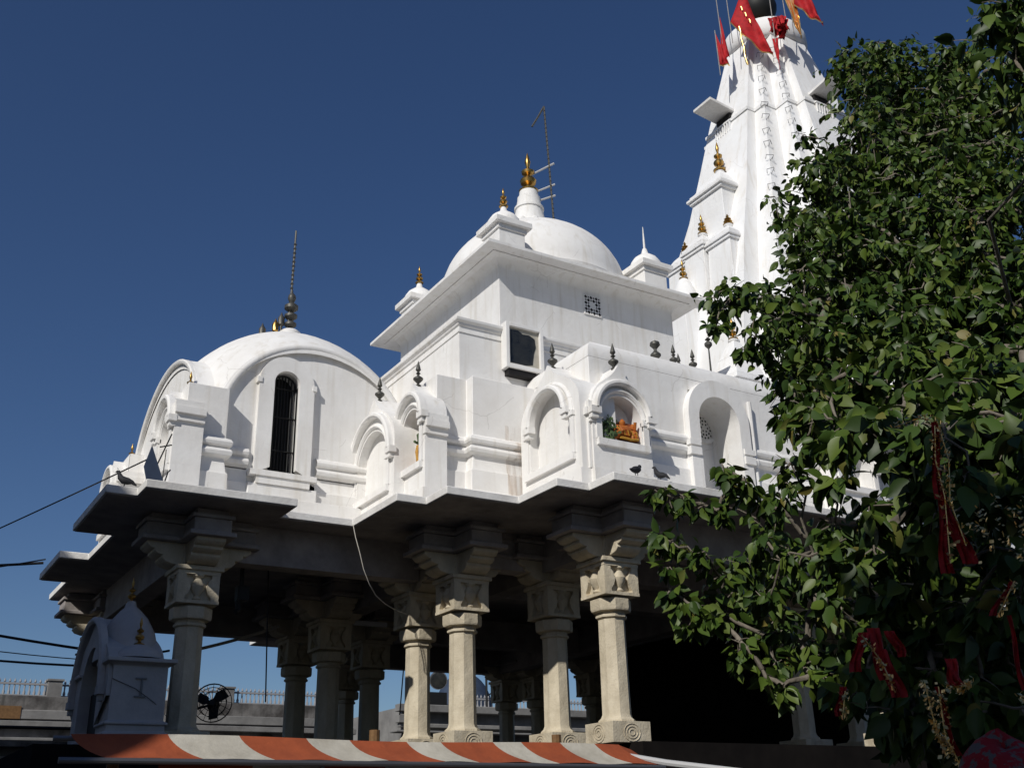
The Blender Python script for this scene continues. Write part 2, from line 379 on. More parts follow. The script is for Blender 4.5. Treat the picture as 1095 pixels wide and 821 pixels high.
# ---- upper square storey and its eave
m_ = MB()
UX0, UX1, UY0, UY1 = 10.72, 15.56, 17.83, 22.75
m_.sweep([(UX0,UY1),(UX0,UY0),(UX1,UY0),(UX1,UY1),(UX0,UY1)], [(0,10.4),(0,12.98),(.04,13.08),(.14,13.16),(.22,13.19)])
upper = P("square_storey", m_, M_PLASTER, bevel=.01)
m_ = MB(); ex = [(10.13,17.24),(16.15,17.24),(16.15,23.35),(10.13,23.35)]
m_.prism(ex, 13.20, 13.27); m_.prism(offset_poly(ex, .03), 13.271, 13.30, offset_poly(ex, .5))
m_.prism(offset_poly(ex, .28), 13.175, 13.199)
mk("storey_eave", m_, M_PLASTER, upper)
def jali_square(mb, x0, x1, z0, z1, y, n=6):
    dx = (x1-x0)/n; dz = (z1-z0)/n
    for i in range(n):
        for j in range(n):
            if i in (2, 3) and j in (2, 3): continue
            cx, cz = x0 + (i+.5)*dx, z0 + (j+.5)*dz
            a = .60 if (i + j) % 2 else .44
            k = 4 if (i + j) % 2 else 3; t0 = (0 if k == 4 else math.atan2(cz - (z0+z1)/2, cx - (x0+x1)/2))
            mb.add([(cx + a*dx*math.cos(t0+2*math.pi*q_/k), y, cz + a*dz*math.sin(t0+2*math.pi*q_/k)) for q_ in range(k)], [tuple(range(k))])
m_ = MB(); m_.box(12.95, 13.43, 17.80, 17.828, 12.38, 12.88); v_ = mk("vent_screen", m_, M_PLASTER, upper)
m_ = MB(); jali_square(m_, 12.97, 13.41, 12.40, 12.86, 17.797); mk("vent_hole", m_, M_DARK, upper)

# ---- main dome
m_ = MB(); pr = [(2.34,13.29),(2.34,13.75),(2.36,13.80),(2.34,13.85)]
for k in range(1, 17):
    a = math.pi/2*k/17; pr.append((2.34*math.cos(a)**.97, 13.85 + 1.97*math.sin(a)))
pr.append((.1,15.83)); m_.lathe(pr, 13.2, 20.27, 56); dome = P("main_dome", m_, M_PLASTER, ang=40)
m_ = MB(); m_.lathe([(.58,15.70),(.58,15.84),(.48,15.88),(.43,16.1),(.36,16.40),(.36,16.44),(.39,16.46),(.39,16.52),(.34,16.54),(.30,16.78),(.30,16.83),(.26,16.85),(.24,17.02)], 13.15, 20.27, 20)
for k in range(10):
    a = 2*math.pi*k/10; m_.lathe([(.12,0),(.13,.08),(.09,.17),(.02,.22)], 13.15+.52*math.cos(a), 20.27+.52*math.sin(a), 8, 15.8)
mk("dome_neck", m_, M_PLASTER, dome)
def kalash(mb, x, y, z, h, r):
    pr = [(.5,0),(.95,.02),(1.0,.05),(.45,.09),(.25,.13),(.3,.17),(.75,.22),(.85,.29),(.7,.34),(.25,.38),(.2,.42),(.62,.47),(.68,.52),(.3,.57),(.15,.62),(.22,.68),(.3,.76),(.2,.86),(.0,1.0)]
    mb.lathe([(max(a*r,.002), b_*h) for a, b_ in pr], x, y, 14, z)
m_ = MB(); kalash(m_, 13.15, 20.27, 17.0, 1.26, .26); mk("kalash", m_, M_GOLD, dome)
# mast beside the kalash with its struts
m_ = MB()
m_.tube([(13.70,19.94,15.7),(13.64,19.98,17.9),(13.58,20.02,19.75)], .024, 6)
for k in range(26): m_.lathe([(.024,-.02),(.036,0),(.024,.02)], 13.695-.0045*k, 19.943+.003*k, 6, 16.1+k*.14)
m_.tube([(13.58,20.02,19.75),(13.44,20.12,19.42),(13.30,20.22,19.12)], .026, 6)
mk("mast", m_, M_LEAD, dome)
for za, zb_ in ((17.55,17.92),(16.98,17.27),(16.70,16.93)):
    m_ = MB(); m_.tube([(13.20,20.25,za),(13.76,19.92,zb_)], .026, 6); mk("strut", m_, M_RAIL, dome)
# corner turrets on the eave
def turret(x, y, gold=True, s_=1.0):
    t = MB(); h = .34*s_
    t.box(x-h, x+h, y-h, y+h, 13.29, 14.16)
    t.box(x-h-.04, x+h+.04, y-h-.04, y+h+.04, 14.04, 14.159)
    t.box(x-h-.13, x+h+.13, y-h-.13, y+h+.13, 14.16, 14.30)
    o = P("corner_turret", t, M_PLASTER, bevel=.01)
    d = MB(); d.lathe([(.40,14.30),(.40,14.36),(.37,14.45),(.29,14.57),(.16,14.67),(.09,14.72),(.07,14.81),(.05,14.87)], x, y, 20); mk("turret_dome", d, M_PLASTER, o, 50)
    d = MB()
    if gold: kalash(d, x, y, 14.85, .52, .11); mk("kalash", d, M_GOLD, o)
    else: d.lathe([(.03,14.6),(.025,15.1),(.008,15.5)], x, y, 8); mk("rod", d, M_PLASTER, o)
turret(11.12, 18.22); turret(15.20, 18.22, False); turret(11.10, 22.5); turret(15.2, 22.5)

# ------------------------------------------------------------------ arched openings: plate with a hole
def frame_map(facing, plane, c):
    if facing == 'u': return lambda lx, out, z: (plane - out, c - lx, z)     # seen from the -X side
    return lambda lx, out, z: (c + lx, plane - out, z)                        # seen from the -Y side
def arch_loop(hw, z0, zs, rise, kind='round', n=24, cx=0.0, hb=None):
    hb = hw if hb is None else hb
    L = [(cx - hb + (hb-hw)*t, z0 + (zs-z0)*t) for t in (0, .33, .66)]
    A = []
    for k in range(n+1):
        a = math.pi * (1 - k/n); s_ = math.cos(a)
        if kind == 'round': z = rise*math.sin(a)
        else: z = rise*(.66*math.sin(a)**.85 + .34*math.exp(-(abs(s_)/.24)**1.05)) if 0 < k < n else 0
        A.append((cx + hw*s_, zs + z))
    return L + A + [(2*cx - x, z) for x, z in reversed(L)]
def plate(mb, T, outer, inner, front_, back, rev, panel=True):
    n = len(outer)
    o1 = [T(x, front_, z) for x, z in outer]; i1 = [T(x, front_, z) for x, z in inner]
    ob = [T(x, back, z) for x, z in outer]; ib = [T(x, rev, z) for x, z in inner]
    mb.grid([o1, i1]); mb.grid([ob, o1]); mb.grid([i1, ib])
    if panel: mb.add(ib, [tuple(range(n))])
def drip(mb, T, R_, zs, hs, y0, y1, th=.09, ext=.16, squash=1.0, cx=0.0, n=24):
    rows = []
    for k in range(n+1):
        a = math.pi*(1-k/n); c_, s_ = math.cos(a), math.sin(a)
        rows.append([T(cx + r_*c_, y_, zs + r_*s_*squash) for r_, y_ in ((R_, y0),(R_, y1-.03),(R_+.03, y1),(R_+th-.03, y1),(R_+th, y1-.03),(R_+th, y0))])
    mb.grid(rows)
    for sg in (-1, 1):      # the little returns at its ends
        xa, xb = sorted((cx + sg*(R_-.02), cx + sg*(R_+th+ext*.5)))
        a = T(xa, y0, zs-.09); b_ = T(xb, y1, zs+.02)
        mb.box(min(a[0],b_[0]), max(a[0],b_[0]), min(a[1],b_[1]), max(a[1],b_[1]), zs-.09, zs+.02)
        a = T(xa + .02, y0, zs-.17); b_ = T(xb - .05, y1-.03, zs-.092)
        mb.box(min(a[0],b_[0]), max(a[0],b_[0]), min(a[1],b_[1]), max(a[1],b_[1]), zs-.17, zs-.092)
def finial_dark(mb, x, y, z, s_=1.0):
    pr = [(.03,-.06),(.06,0),(.022,.03),(.03,.05),(.10,.13),(.10,.16),(.035,.21),(.02,.24),(.05,.27),(.02,.30),(.055,.35),(.035,.44),(.0025,.56)]
    mb.lathe([(a*s_*.9, b_*s_*.86) for a, b_ in pr], x, y, 12, z)
def niche(facing, plane, c, hw, ohw, sill, ospr, spr, peak, dripR, depth, fin='dark', rev=-.3, fo=.12, z0=None, dzs=None, panel=True, side_cornice=None):
    z0 = ZE + .127 if z0 is None else z0
    T = frame_map(facing, plane, c)
    mb = MB()
    outer = arch_loop(hw, z0, spr, peak - spr, 'ogee')
    inner = arch_loop(ohw, sill, ospr, ohw)
    # the plate's lower edge follows the sill, the block below it closes the face
    outer2 = [(x, max(z, sill) if i < 3 or i > len(outer)-4 else z) for i, (x, z) in enumerate(outer)]
    outer2[0] = (-hw, sill); outer2[-1] = (hw, sill)
    plate(mb, T, outer2, inner, 0, -depth, rev, panel)
    def bx(xa, xb, ya, yb, za, zb_):
        a = T(xa, ya, za); b_ = T(xb, yb, zb_)
        mb.box(min(a[0],b_[0]), max(a[0],b_[0]), min(a[1],b_[1]), max(a[1],b_[1]), za, zb_)
    bx(-hw, hw, -depth, 0, z0, sill - .001)
    bx(-hw-.03, hw+.03, -depth, .05, z0, 6.94)
    bx(-ohw-.12, ohw+.12, -.05, .07, sill-.10, sill+.012)        # sill ledge
    # jamb mouldings
    for sg in (-1, 1):
        xa, xb = sorted((sg*(ohw+.02), sg*(ohw+.13)))
        bx(xa, xb, -.02, .035, sill+.013, ospr-.06)
        bx(xa-.015, xb+.015, -.02, .06, ospr-.059, ospr+.02)
    drip(mb, T, dripR, dzs or spr, 0, -.02, .12, th=.10)
    # arch band just round the opening
    drip(mb, T, ohw+.02, ospr+.022, 0, -.02, .05, th=.08, ext=0)
    if side_cornice:        # cornice carried round the near cheek of the block
        for zz, oo in ((side_cornice-.12,.05),(side_cornice,.11),(side_cornice+.12,.07)):
            if facing == 'u': bx(hw-.06, hw+oo, -depth, .02, zz, zz+.119)
            else: bx(-hw-oo, -hw+.06, -depth, .02, zz, zz+.119)
    o = P("wall_niche", mb, M_PLASTER, ang=40, bevel=.013)
    if fin:
        f_ = MB(); p = T(0, -fo, 0)
        if fin == 'dark': finial_dark(f_, p[0], p[1], peak - .02)
        else: kalash(f_, p[0], p[1], peak - .03, .42, .085)
        mk("finial", f_, M_LEAD if fin == 'dark' else M_GOLD, o)
    return o
# ---- wall niches
niche('u', 7.60, 17.28, .96, .66, 7.22, 7.78, 8.02, 9.12, .82, .6, dzs=7.86, rev=-.17)
niche('u', 7.80, 16.06, .54, .34, 7.42, 8.16, 8.24, 9.02, .44, .42, dzs=8.28, side_cornice=8.02)
niche('u', 9.58, 14.36, .92, .63, 7.24, 7.96, 8.1, 9.08, .50, .72, dzs=8.06, rev=-.17)
niche('v', 13.36, 10.36, .60, .41, 7.45, 7.88, 8.0, 8.86, .50, .44, dzs=7.96, side_cornice=7.86)
niche('v', 13.36, 15.94, .60, .41, 7.45, 7.88, 8.0, 8.86, .50, .44, dzs=7.96)
niche('u', 4.06, 18.10, .58, .36, 7.4, 8.1, 8.25, 8.90, .46, .5, fin=None, dzs=8.22, side_cornice=8.28)
niche('u', 4.06, 22.5, .58, .36, 7.4, 8.1, 8.25, 8.90, .46, .5, fin=None, dzs=8.22, side_cornice=8.28)
for yc in (18.10, 22.5):
    m_ = MB(); m_.lathe([(.36,8.30),(.38,8.42),(.33,8.60),(.22,8.76),(.09,8.84),(.05,8.90)], 4.40, yc, 20); cd_ = P("niche_cap", m_, M_PLASTER, ang=50)
    m_ = MB(); kalash(m_, 4.40, yc, 8.88, .46, .095); mk("kalash", m_, M_GOLD, cd_)
# side of the projecting niche block facing left
m_ = MB(); m_.box(9.70, 9.758, 13.40, 13.9, 6.95, 7.9); P("niche_cheek", m_, M_PLASTER, bevel=.01)

# ---- deep arched recess in the middle of the porch
AC = 12.80
T = frame_map('v', 13.78, AC)
m_ = MB()
plate(m_, T, arch_loop(.72, ZE+.13, 8.40, .74), arch_loop(.48, 6.9, 8.34, .48), .16, -.06, -.62)
m_.box(AC-.53, AC+.53, 13.70, 13.9, ZE+.135, 6.9)
for sg in (-1, 1):
    xc = AC + sg*.64
    m_.box(xc-.125, xc+.125, 13.585, 13.70, 7.62, 7.76); m_.box(xc-.125, xc+.125, 13.59, 13.70, 7.80, 7.9)
m_.box(AC-.58, AC+.58, 13.784, 13.9, 8.93, 9.139)
rec = P("arched_recess", m_, M_PLASTER, ang=40)
m_ = MB(); m_.tube([(AC+.84*sg, 13.70, z) for sg in (1,) for z in (ZE+.13, 8.9)], .05, 8); m_.lathe([(.05,0),(.09,.06),(.09,.14),(.05,.2)], AC+.84, 13.7, 10, 7.6)
mk("pilaster", m_, M_PLASTER, rec)
m_ = MB()
ring = []
for r_, y_ in ((.31, 14.398),(.31, 14.35),(.25, 14.35),(.24, 14.375),(0.001, 14.375)):
    ring.append([((AC+.30) + r_*math.cos(2*math.pi*k/28), y_, 8.52 + r_*math.sin(2*math.pi*k/28)) for k in range(29)])
m_.grid(ring); js = mk("jali_screen", m_, M_PLASTER, rec)
m_ = MB()
for rr, n_, a_ in ((.075,6,.022),(.14,12,.025),(.20,16,.024)):
    for k in range(n_):
        a = 2*math.pi*(k+.5*(n_ == 12))/n_
        cx_, cz_ = (AC+.30) + rr*math.cos(a), 8.52 + rr*math.sin(a)
        m_.add([(cx_ + a_*math.cos(a + t), 14.372, cz_ + a_*1.1*math.sin(a + t)) for t in (0, 1.57, 3.14, 4.71)], [(0,1,2,3)])
mk("jali_hole", m_, M_DARK, rec)

m_ = MB()
m_.sweep([(9.38,15.497),(9.72,15.497)], [(o_+.004, z_) for o_, z_ in wprof(9.14)[2:-2] if z_ < 8.4] + [(.004, 8.3)])
P("rust_stain", m_, M_RUST)
# ---- finials along the porch roof
for x, y, kind in ((11.93,14.22,0),(12.36,14.22,1),(12.83,14.22,1),(13.27,14.22,2),(12.72,14.5,1)):
    m_ = MB(); z = 9.6
    if kind == 0: m_.lathe([(.03,-.08),(.03,.02),(.10,.10),(.10,.13),(.03,.2),(.03,.24),(.10,.32),(.09,.37),(.01,.42)], x, y, 12, z)
    elif kind == 1: finial_dark(m_, x, y, z, .9)
    else: m_.lathe([(.09,-.02),(.02,.03),(.014,.52),(.02,.54),(.075,.60),(.075,.65),(.02,.70),(.06,.73),(.01,.78)], x, y, 10, z)
    P("roof_finial", m_, M_LEAD)

# ---- the vaulted side wing
WX0, WX1, WY0, WY1 = 4.92, 8.58, 18.0, 22.6
wing_c = ((WX0+WX1)/2, (WY0+WY1)/2); ax_, ay_ = (WX1-WX0)/2, (WY1-WY0)/2
ZS = 8.35; RW = ax_*math.sqrt(2); APEX = 11.2
m_ = MB(); rows = []
NN = 28
for i in range(NN+1):
    row = []
    for j in range(NN+1):
        x = -math.cos(math.pi*i/NN); y = -math.cos(math.pi*j/NN)
        z = ZS + math.sqrt(max(0, RW**2 - (x*ax_)**2 - (y*ax_)**2)) + (APEX - ZS - RW)*(1-x*x)*(1-y*y)
        row.append((wing_c[0] + x*(ax_+.083), wing_c[1] + y*(ay_+.083), z + .06))
    rows.append(row)
ext = lambda row, dx, dy, dz: [(x+dx, y+dy, z+dz) for x, y, z in row]
rows = [ext(rows[0], -.30, 0, -.20), ext(rows[0], -.30, 0, -.02)] + rows + [ext(rows[-1], 0, 0, -.25)]
rows = [[(r_[0][0], r_[0][1], r_[0][2]-.16)] + r_ + [(r_[-1][0], r_[-1][1], r_[-1][2]-.16)] for r_ in rows]
m_.grid(rows); wdome = P("side_dome", m_, M_PLASTER, ang=60)
def gable(facing, plane, c, hw, hole=None):
    T = frame_map(facing, plane, c); mb = MB()
    outer = arch_loop(hw, ZE+.13, ZS, hw if facing == 'v' else ax_)
    if hole: plate(mb, T, outer, arch_loop(hole[1], hole[2], hole[3], hole[1], cx=hole[0]), 0, -.3, -.32, panel=False)
    else:
        mb.add([T(x, 0, z) for x, z in outer], [tuple(range(len(outer)))])
        mb.add([T(x, -.3, z) for x, z in outer], [tuple(range(len(outer)))])
    o = P("gable_wall", mb, M_PLASTER, bevel=0)
    d = MB(); sq = 1.0 if facing == 'v' else ax_/hw
    rows = []
    for k in range(41):
        a = math.pi*(1-k/40); c_, s_ = math.cos(a), math.sin(a)*sq
        rows.append([T(r_*c_, y_, ZS + r_*s_) for r_, y_ in ((hw-.03,-.05),(hw-.03,.08),(hw,.10),(hw+.05,.10),(hw+.075,.08),(hw+.075,-.02),(hw+.02,-.20),(hw+.0,-.62 if facing == 'u' else -.3))])
    d.grid(rows); mk("gable_moulding", d, M_PLASTER, o, 40)
    return o
WINX = -.62
gable('v', WY0, wing_c[0], ax_, hole=(WINX, .245, 7.70, 9.36))
gable('u', WX0-.36, wing_c[1], ay_)
m_ = MB(); Tl = frame_map('u', WX0-.34, wing_c[1]); lo_ = arch_loop(ay_-.02, ZE+.13, ZS, ax_-.02); m_.grid([[Tl(x, 0, z) for x, z in lo_], [Tl(x, -.5, z) for x, z in lo_]]); P('gable_return', m_, M_PLASTER)
m_ = MB(); m_.box(WX0+.3, WX1, WY1-.3, WY1, ZE+.13, ZS+.8); P("rear_wall", m_, M_PLASTER)
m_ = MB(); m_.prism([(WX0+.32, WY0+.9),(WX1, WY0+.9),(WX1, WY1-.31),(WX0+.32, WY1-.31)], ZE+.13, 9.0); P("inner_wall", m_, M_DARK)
# mouldings at the foot of the gable, either side of the window frame
Tw = frame_map('v', WY0, wing_c[0])
m_ = MB()
m_.sweep([(WX0-.0, WY0+.3),(WX0-.0, WY0),(5.50, WY0)], wprof(8.03)[:-1])
m_.sweep([(6.78, WY0),(8.3, WY0)], wprof(8.03)[:-1])
m_.box(5.501, 6.779, WY0-.15, WY0-.001, ZE+.132, 7.36)
m_.box(5.3, 8.3, WY0-.30, WY0-.152, ZE+.132, 7.10)
P("gable_base", m_, M_PLASTER, bevel=.01)
# window surround, sill and grille
m_ = MB()
plate(m_, Tw, arch_loop(.53, 7.56, 9.34, .55, cx=WINX), arch_loop(.245, 7.70, 9.36, .245, cx=WINX), .11, -.01, -.1, panel=False)
for sg in (-1, 1):
    m_.box(wing_c[0]+WINX+sg*.53-.04, wing_c[0]+WINX+sg*.53+.04, WY0-.13, WY0+.01, 9.30, 9.40)
wf = P("barred_window", m_, M_PLASTER, ang=40)
m_ = MB(); m_.box(wing_c[0]+WINX-.62, wing_c[0]+WINX+.62, WY0-.21, WY0+.01, 7.50, 7.60); m_.box(wing_c[0]+WINX-.5, wing_c[0]+WINX+.5, WY0-.18, WY0+.01, 7.362, 7.499); mk("window_sill", m_, M_PLASTER, wf)
m_ = MB()
xc = wing_c[0] + WINX; yb = WY0 + .12
for k in range(8):
    x = xc - .215 + .43*k/7; zt = 9.34 + math.sqrt(max(0, .235**2 - (x-xc)**2)); m_.tube([(x, yb, 7.7),(x, yb, zt)], .014, 6)
for z in (8.1, 8.75, 9.32): m_.tube([(xc-.24, yb-.018, z),(xc+.24, yb-.018, z)], .014, 6)
m_.tube([(xc + .235*math.cos(a), yb-.018, 9.34 + .235*math.sin(a)) for a in [math.pi*k/14 for k in range(15)]], .016, 6)
mk("window_grille", m_, M_IRON, wf)
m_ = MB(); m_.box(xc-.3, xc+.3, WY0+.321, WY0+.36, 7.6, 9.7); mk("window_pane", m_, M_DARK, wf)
# pier at the near corner
m_ = MB(); m_.sweep([(4.27,18.6),(4.27,17.66),(5.0,17.66),(5.0,18.2)], wprof(8.95)); m_.prism([(4.28,18.5),(4.28,17.67),(4.99,17.67),(4.99,18.5)], ZE+.13, 8.949)
P("corner_pier", m_, M_PLASTER, bevel=.01)
m_ = MB(); m_.sweep([(4.27,22.94),(4.27,22.0)], wprof(8.95)); m_.prism([(4.28,22.94),(4.28,22.0),(4.99,22.0),(4.99,22.94)], ZE+.13, 8.949)
P("corner_pier", m_, M_PLASTER, bevel=.01)
# mast and finials on the side dome
zt = APEX
m_ = MB(); m_.lathe([(.62,zt-.06),(.40,zt+.08),(.26,zt+.16),(.24,zt+.22),(.24,zt+.36),(.17,zt+.42)], wing_c[0]+.18, wing_c[1], 16); cap_ = mk("dome_neck", m_, M_PLASTER, wdome)
m_ = MB()
xm, ym = wing_c[0]+.18, wing_c[1]
m_.lathe([(.15,.38),(.08,.44),(.03,.48),(.13,.55),(.13,.6),(.04,.66),(.14,.75),(.14,.8),(.04,.86),(.15,.95),(.15,1.02),(.05,1.1),(.09,1.2),(.08,1.27),(.02,1.35),(.02,1.4)], xm, ym, 12, zt)
m_.tube([(xm-.05, ym, zt+.5),(xm-.02, ym, zt+1.4),(xm+.0, ym, zt+2.9)], .022, 6)
for k in range(11): m_.lathe([(.022,-.03),(.04,0),(.022,.03)], xm-.02+.002*k, ym, 8, zt+1.45+k*.11)
mk("mast", m_, M_LEAD, wdome)
for dx, dy, hz, gold in ((-.20,.02,.62,0),(-.32,.02,.46,1),(-.42,.02,.16,0),(-.60,.02,.32,0)):
    m_ = MB()
    m_.lathe([(.09,-.35),(.08,.05),(.03,.08),(.03,hz-.22),(.07,hz-.18),(.075,hz-.03),(.03,hz+.05),(.004,hz+.12)], xm+dx, ym+dy, 10, zt+.12-.12*abs(dx))
    mk("spike_finial", m_, M_GOLD if gold else M_LEAD, wdome)

# ------------------------------------------------------------------ the temple tower
TC = (22.8, 20.3)
tower = thing("temple_tower", "tall white temple spire with stepped ridges, gilded turrets and a round collar on top", "temple tower", (TC[0], TC[1], 0))
def PT(name, mb, m, ang=30, bevel=0.0): return mk(name, mb, m, tower, ang, bevel=bevel)
quad = [(-1.96,-.86),(-1.68,-.86),(-1.68,-1.24),(-1.24,-1.24),(-1.24,-1.68),(-.86,-1.68),(-.86,-1.96)]
ring = []
for k in range(4):
    c_, s_ = [(1,0),(0,1),(-1,0),(0,-1)][k]
    for x, y in quad: ring.append((c_*x - s_*y, s_*x + c_*y))
LV = [(9.0,2.58),(11,2.46),(14,2.16),(17,1.78),(18.68,1.50),(20.5,1.26),(21.84,1.09),(22.4,1.02),(23.9,.81),(25.2,.63)]
def tscale(z):
    for (a, b_), (c_, d_) in zip(LV, LV[1:]):
        if a <= z <= c_: return b_ + (d_-b_)*(z-a)/(c_-a)
    return LV[-1][1]
zz = []
for (a, b_), (c_, d_) in zip(LV, LV[1:]):
    n_ = 1 if a < 7 else 3
    zz += [a + (c_-a)*i/n_ for i in range(n_)]
zz.append(LV[-1][0])
m_ = MB(); rows = []
for z in zz:
    s_ = tscale(z); row = [(TC[0] + x*s_, TC[1] + y*s_, z) for x, y in ring]; row.append(row[0]); rows.append(row)
m_.grid(rows); m_.add(rows[-1][:-1], [tuple(range(len(ring)))])
spire = PT("spire", m_, M_TOWER, ang=20)
m_ = MB()
s0 = tscale(21.9)*1.03
m_.prism([(TC[0]+x*(s0), TC[1]+y*s0) for x, y in ring], 21.84, 21.94)
PT("ridge_band", m_, M_TOWER)
# round collar
m_ = MB(); m_.lathe([(1.12,25.02),(1.16,25.14),(1.30,25.18),(1.38,25.28),(1.41,25.46),(1.40,25.74),(1.32,25.92),(1.15,26.0),(.8,26.05),(.5,26.06)], TC[0], TC[1], 44); PT("collar", m_, M_TOWER, 45)
m_ = MB(); m_.lathe([(.55,26.05),(.42,26.25),(.24,26.45),(.30,26.58),(.40,26.68),(.25,26.8)], TC[0], TC[1], 20); PT("kalash_foot", m_, M_GOLD)
m_ = MB(); m_.lathe([(.12,26.75)] + [(.62*math.sin(math.pi*k/14), 27.36 - .62*math.cos(math.pi*k/14)) for k in range(2, 13)] + [(.2,28.0),(.3,28.1),(.1,28.3),(.02,28.7)], TC[0], TC[1], 28); PT("kalash", m_, M_IRON, 60)
# wire rungs up the two nearest ridges
for (rx, ry), off in (((-1.68,-1.24),0.0),((-1.24,-1.68),.22)):
    d0 = Vector((-.75,-.75,0)).normalized(); rn_ = random.Random(int(off*100)+3)
    for k in range(15):
        z = 17.2 + off + k*.58
        if z > 24.8: break
        z += rn_.uniform(-.05,.05); a_ = rn_.uniform(-.25,.25); d = Vector((d0.x*math.cos(a_)-d0.y*math.sin(a_), d0.x*math.sin(a_)+d0.y*math.cos(a_), rn_.uniform(-.15,.15))); tng = Vector((d.y,-d.x,rn_.uniform(-.2,.2)))
        s_ = tscale(z); p = Vector((TC[0]+rx*s_, TC[1]+ry*s_, z))
        m_ = MB()
        m_.tube([p - tng*.10 - d*.05, p - tng*.10 + d*.12 + Vector((0,0,.03)), p + tng*.10 + d*.12 + Vector((0,0,.03)), p + tng*.10 - d*.05], .010, 5)
        m_.tube([p - tng*.10 + d*.12, p + tng*.04 - d*.03 - Vector((0,0,.16))], .007, 5)
        PT("rung", m_, M_PIPE)
# hooded windows
def hood(fc):
    s_ = tscale(22.0); f_ = 2.0*s_
    if fc == 'u':
        m_ = MB(); m_.obox((TC[0]-f_-.36, 20.42, 22.32), (.50,0,-.06), (0,.40,0), (0,0,.045)); o = PT("window_hood", m_, M_SLAB, bevel=.006)
        m_ = MB(); m_.box(TC[0]-f_-.012, TC[0]-f_+.3, 20.12, 20.72, 21.62, 22.2); mk("window_opening", m_, M_DARK, o)
        m_ = MB()
        for k in range(7): y = 20.10 + .64*k/6; m_.box(TC[0]-f_-.10, TC[0]-f_-.04, y-.022, y+.022, 21.50, 21.84)
        m_.box(TC[0]-f_-.11, TC[0]-f_-.03, 20.05, 20.79, 21.841, 21.89); mk("balustrade", m_, M_TOWER, o)
    else:
        m_ = MB(); m_.obox((22.62, TC[1]-f_-.36, 22.32), (.40,0,0), (0,.50,-.06), (0,0,.045)); o = PT("window_hood", m_, M_SLAB, bevel=.006)
        m_ = MB(); m_.box(22.32, 22.92, TC[1]-f_-.012, TC[1]-f_+.3, 21.62, 22.2); mk("window_opening", m_, M_DARK, o)
        m_ = MB()
        for k in range(7): x = 22.30 + .64*k/6; m_.box(x-.022, x+.022, TC[1]-f_-.10, TC[1]-f_-.04, 21.50, 21.84)
        m_.box(22.25, 22.99, TC[1]-f_-.11, TC[1]-f_-.03, 21.841, 21.89); mk("balustrade", m_, M_TOWER, o)
hood('u'); hood('v')
# small gilded turrets on the front of the tower
def tturret(x, y, h, zc, zf, fh, z0=9.6, r=.14, spread=.35, flat=False):
    t = MB()
    hb = h*(1+spread)
    sq = lambda a: [(x-a,y-a),(x+a,y-a),(x+a,y+a),(x-a,y+a)]
    zm = zc - (zc-z0)*.45
    t.prism(sq(hb), z0, zm, sq(h*1.18)); t.prism(sq(h*1.18), zm, zc, sq(h*.98))
    for k, (a, dz) in enumerate(((1.10,.0),(1.20,.10),(1.08,.22))): t.prism(sq(h*a), zc+dz*.9, zc+dz*.9+.088)
    zb_ = zc + .285
    if flat: t.lathe([(h*.9,zb_),(h*.85,zb_+(zf-zb_)*.4),(h*.5,zb_+(zf-zb_)*.85),(.1,zf)], x, y, 16)
    else:
        t.prism(sq(h*1.0), zb_, zb_+(zf-zb_)*.5, sq(h*.62)); t.prism(sq(h*.62), zb_+(zf-zb_)*.5, zf-.08, sq(h*.22)); t.lathe([(.12,zf-.08),(.15,zf-.03),(.08,zf+.02)], x, y, 12)
    o = PT("small_turret", t, M_TOWER, ang=30, bevel=.012)
    f_ = MB(); kalash(f_, x, y, zf, fh, r); mk("kalash", f_, M_GOLD, o)
tturret(19.98, 20.15, .64, 18.75, 19.82, 1.08, r=.19)
tturret(19.35, 19.42, .46, 16.65, 17.40, .36, r=.15)
tturret(19.2, 20.35, .42, 16.75, 17.52, .68, r=.14)
tturret(19.25, 21.2, .40, 16.6, 17.36, .36, r=.14)
tturret(18.6, 20.68, .40, 15.0, 16.04, .66, r=.12, flat=True)
tturret(17.95, 18.3, .50, 11.6, 13.02, .64, r=.13)
# sanctum block between hall and tower
m_ = MB(); m_.box(17.9, 27.6, 16.05, 24.5, 2.76, 10.0); m_.box(17.8, 27.7, 15.95, 24.6, 9.4, 9.55); m_.box(17.85, 27.65, 16.0, 24.55, 10.0, 10.12)
PT("sanctum_wall", m_, M_TOWER, bevel=.01)
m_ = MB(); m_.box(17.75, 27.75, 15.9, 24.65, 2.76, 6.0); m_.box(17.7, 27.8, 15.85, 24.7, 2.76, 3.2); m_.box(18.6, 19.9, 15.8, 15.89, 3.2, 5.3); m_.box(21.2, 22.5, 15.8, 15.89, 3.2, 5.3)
PT("sanctum_base", m_, M_SHADE, bevel=.01)  # near-black skin over the lower wall, painted as shade under the eaves
m_ = MB(); m_.prism([(18.6,15.4),(20.3,13.9),(21.5,14.5),(21.4,17),(18.6,17)], 9.6, 9.9); m_.prism([(18.9,16.0),(21.2,15.9),(21.2,17.5),(18.9,17.5)], 9.9, 11.4, [(19.4,16.6),(20.8,16.6),(20.8,17.5),(19.4,17.5)])
PT("side_shoulder", m_, M_TOWER)

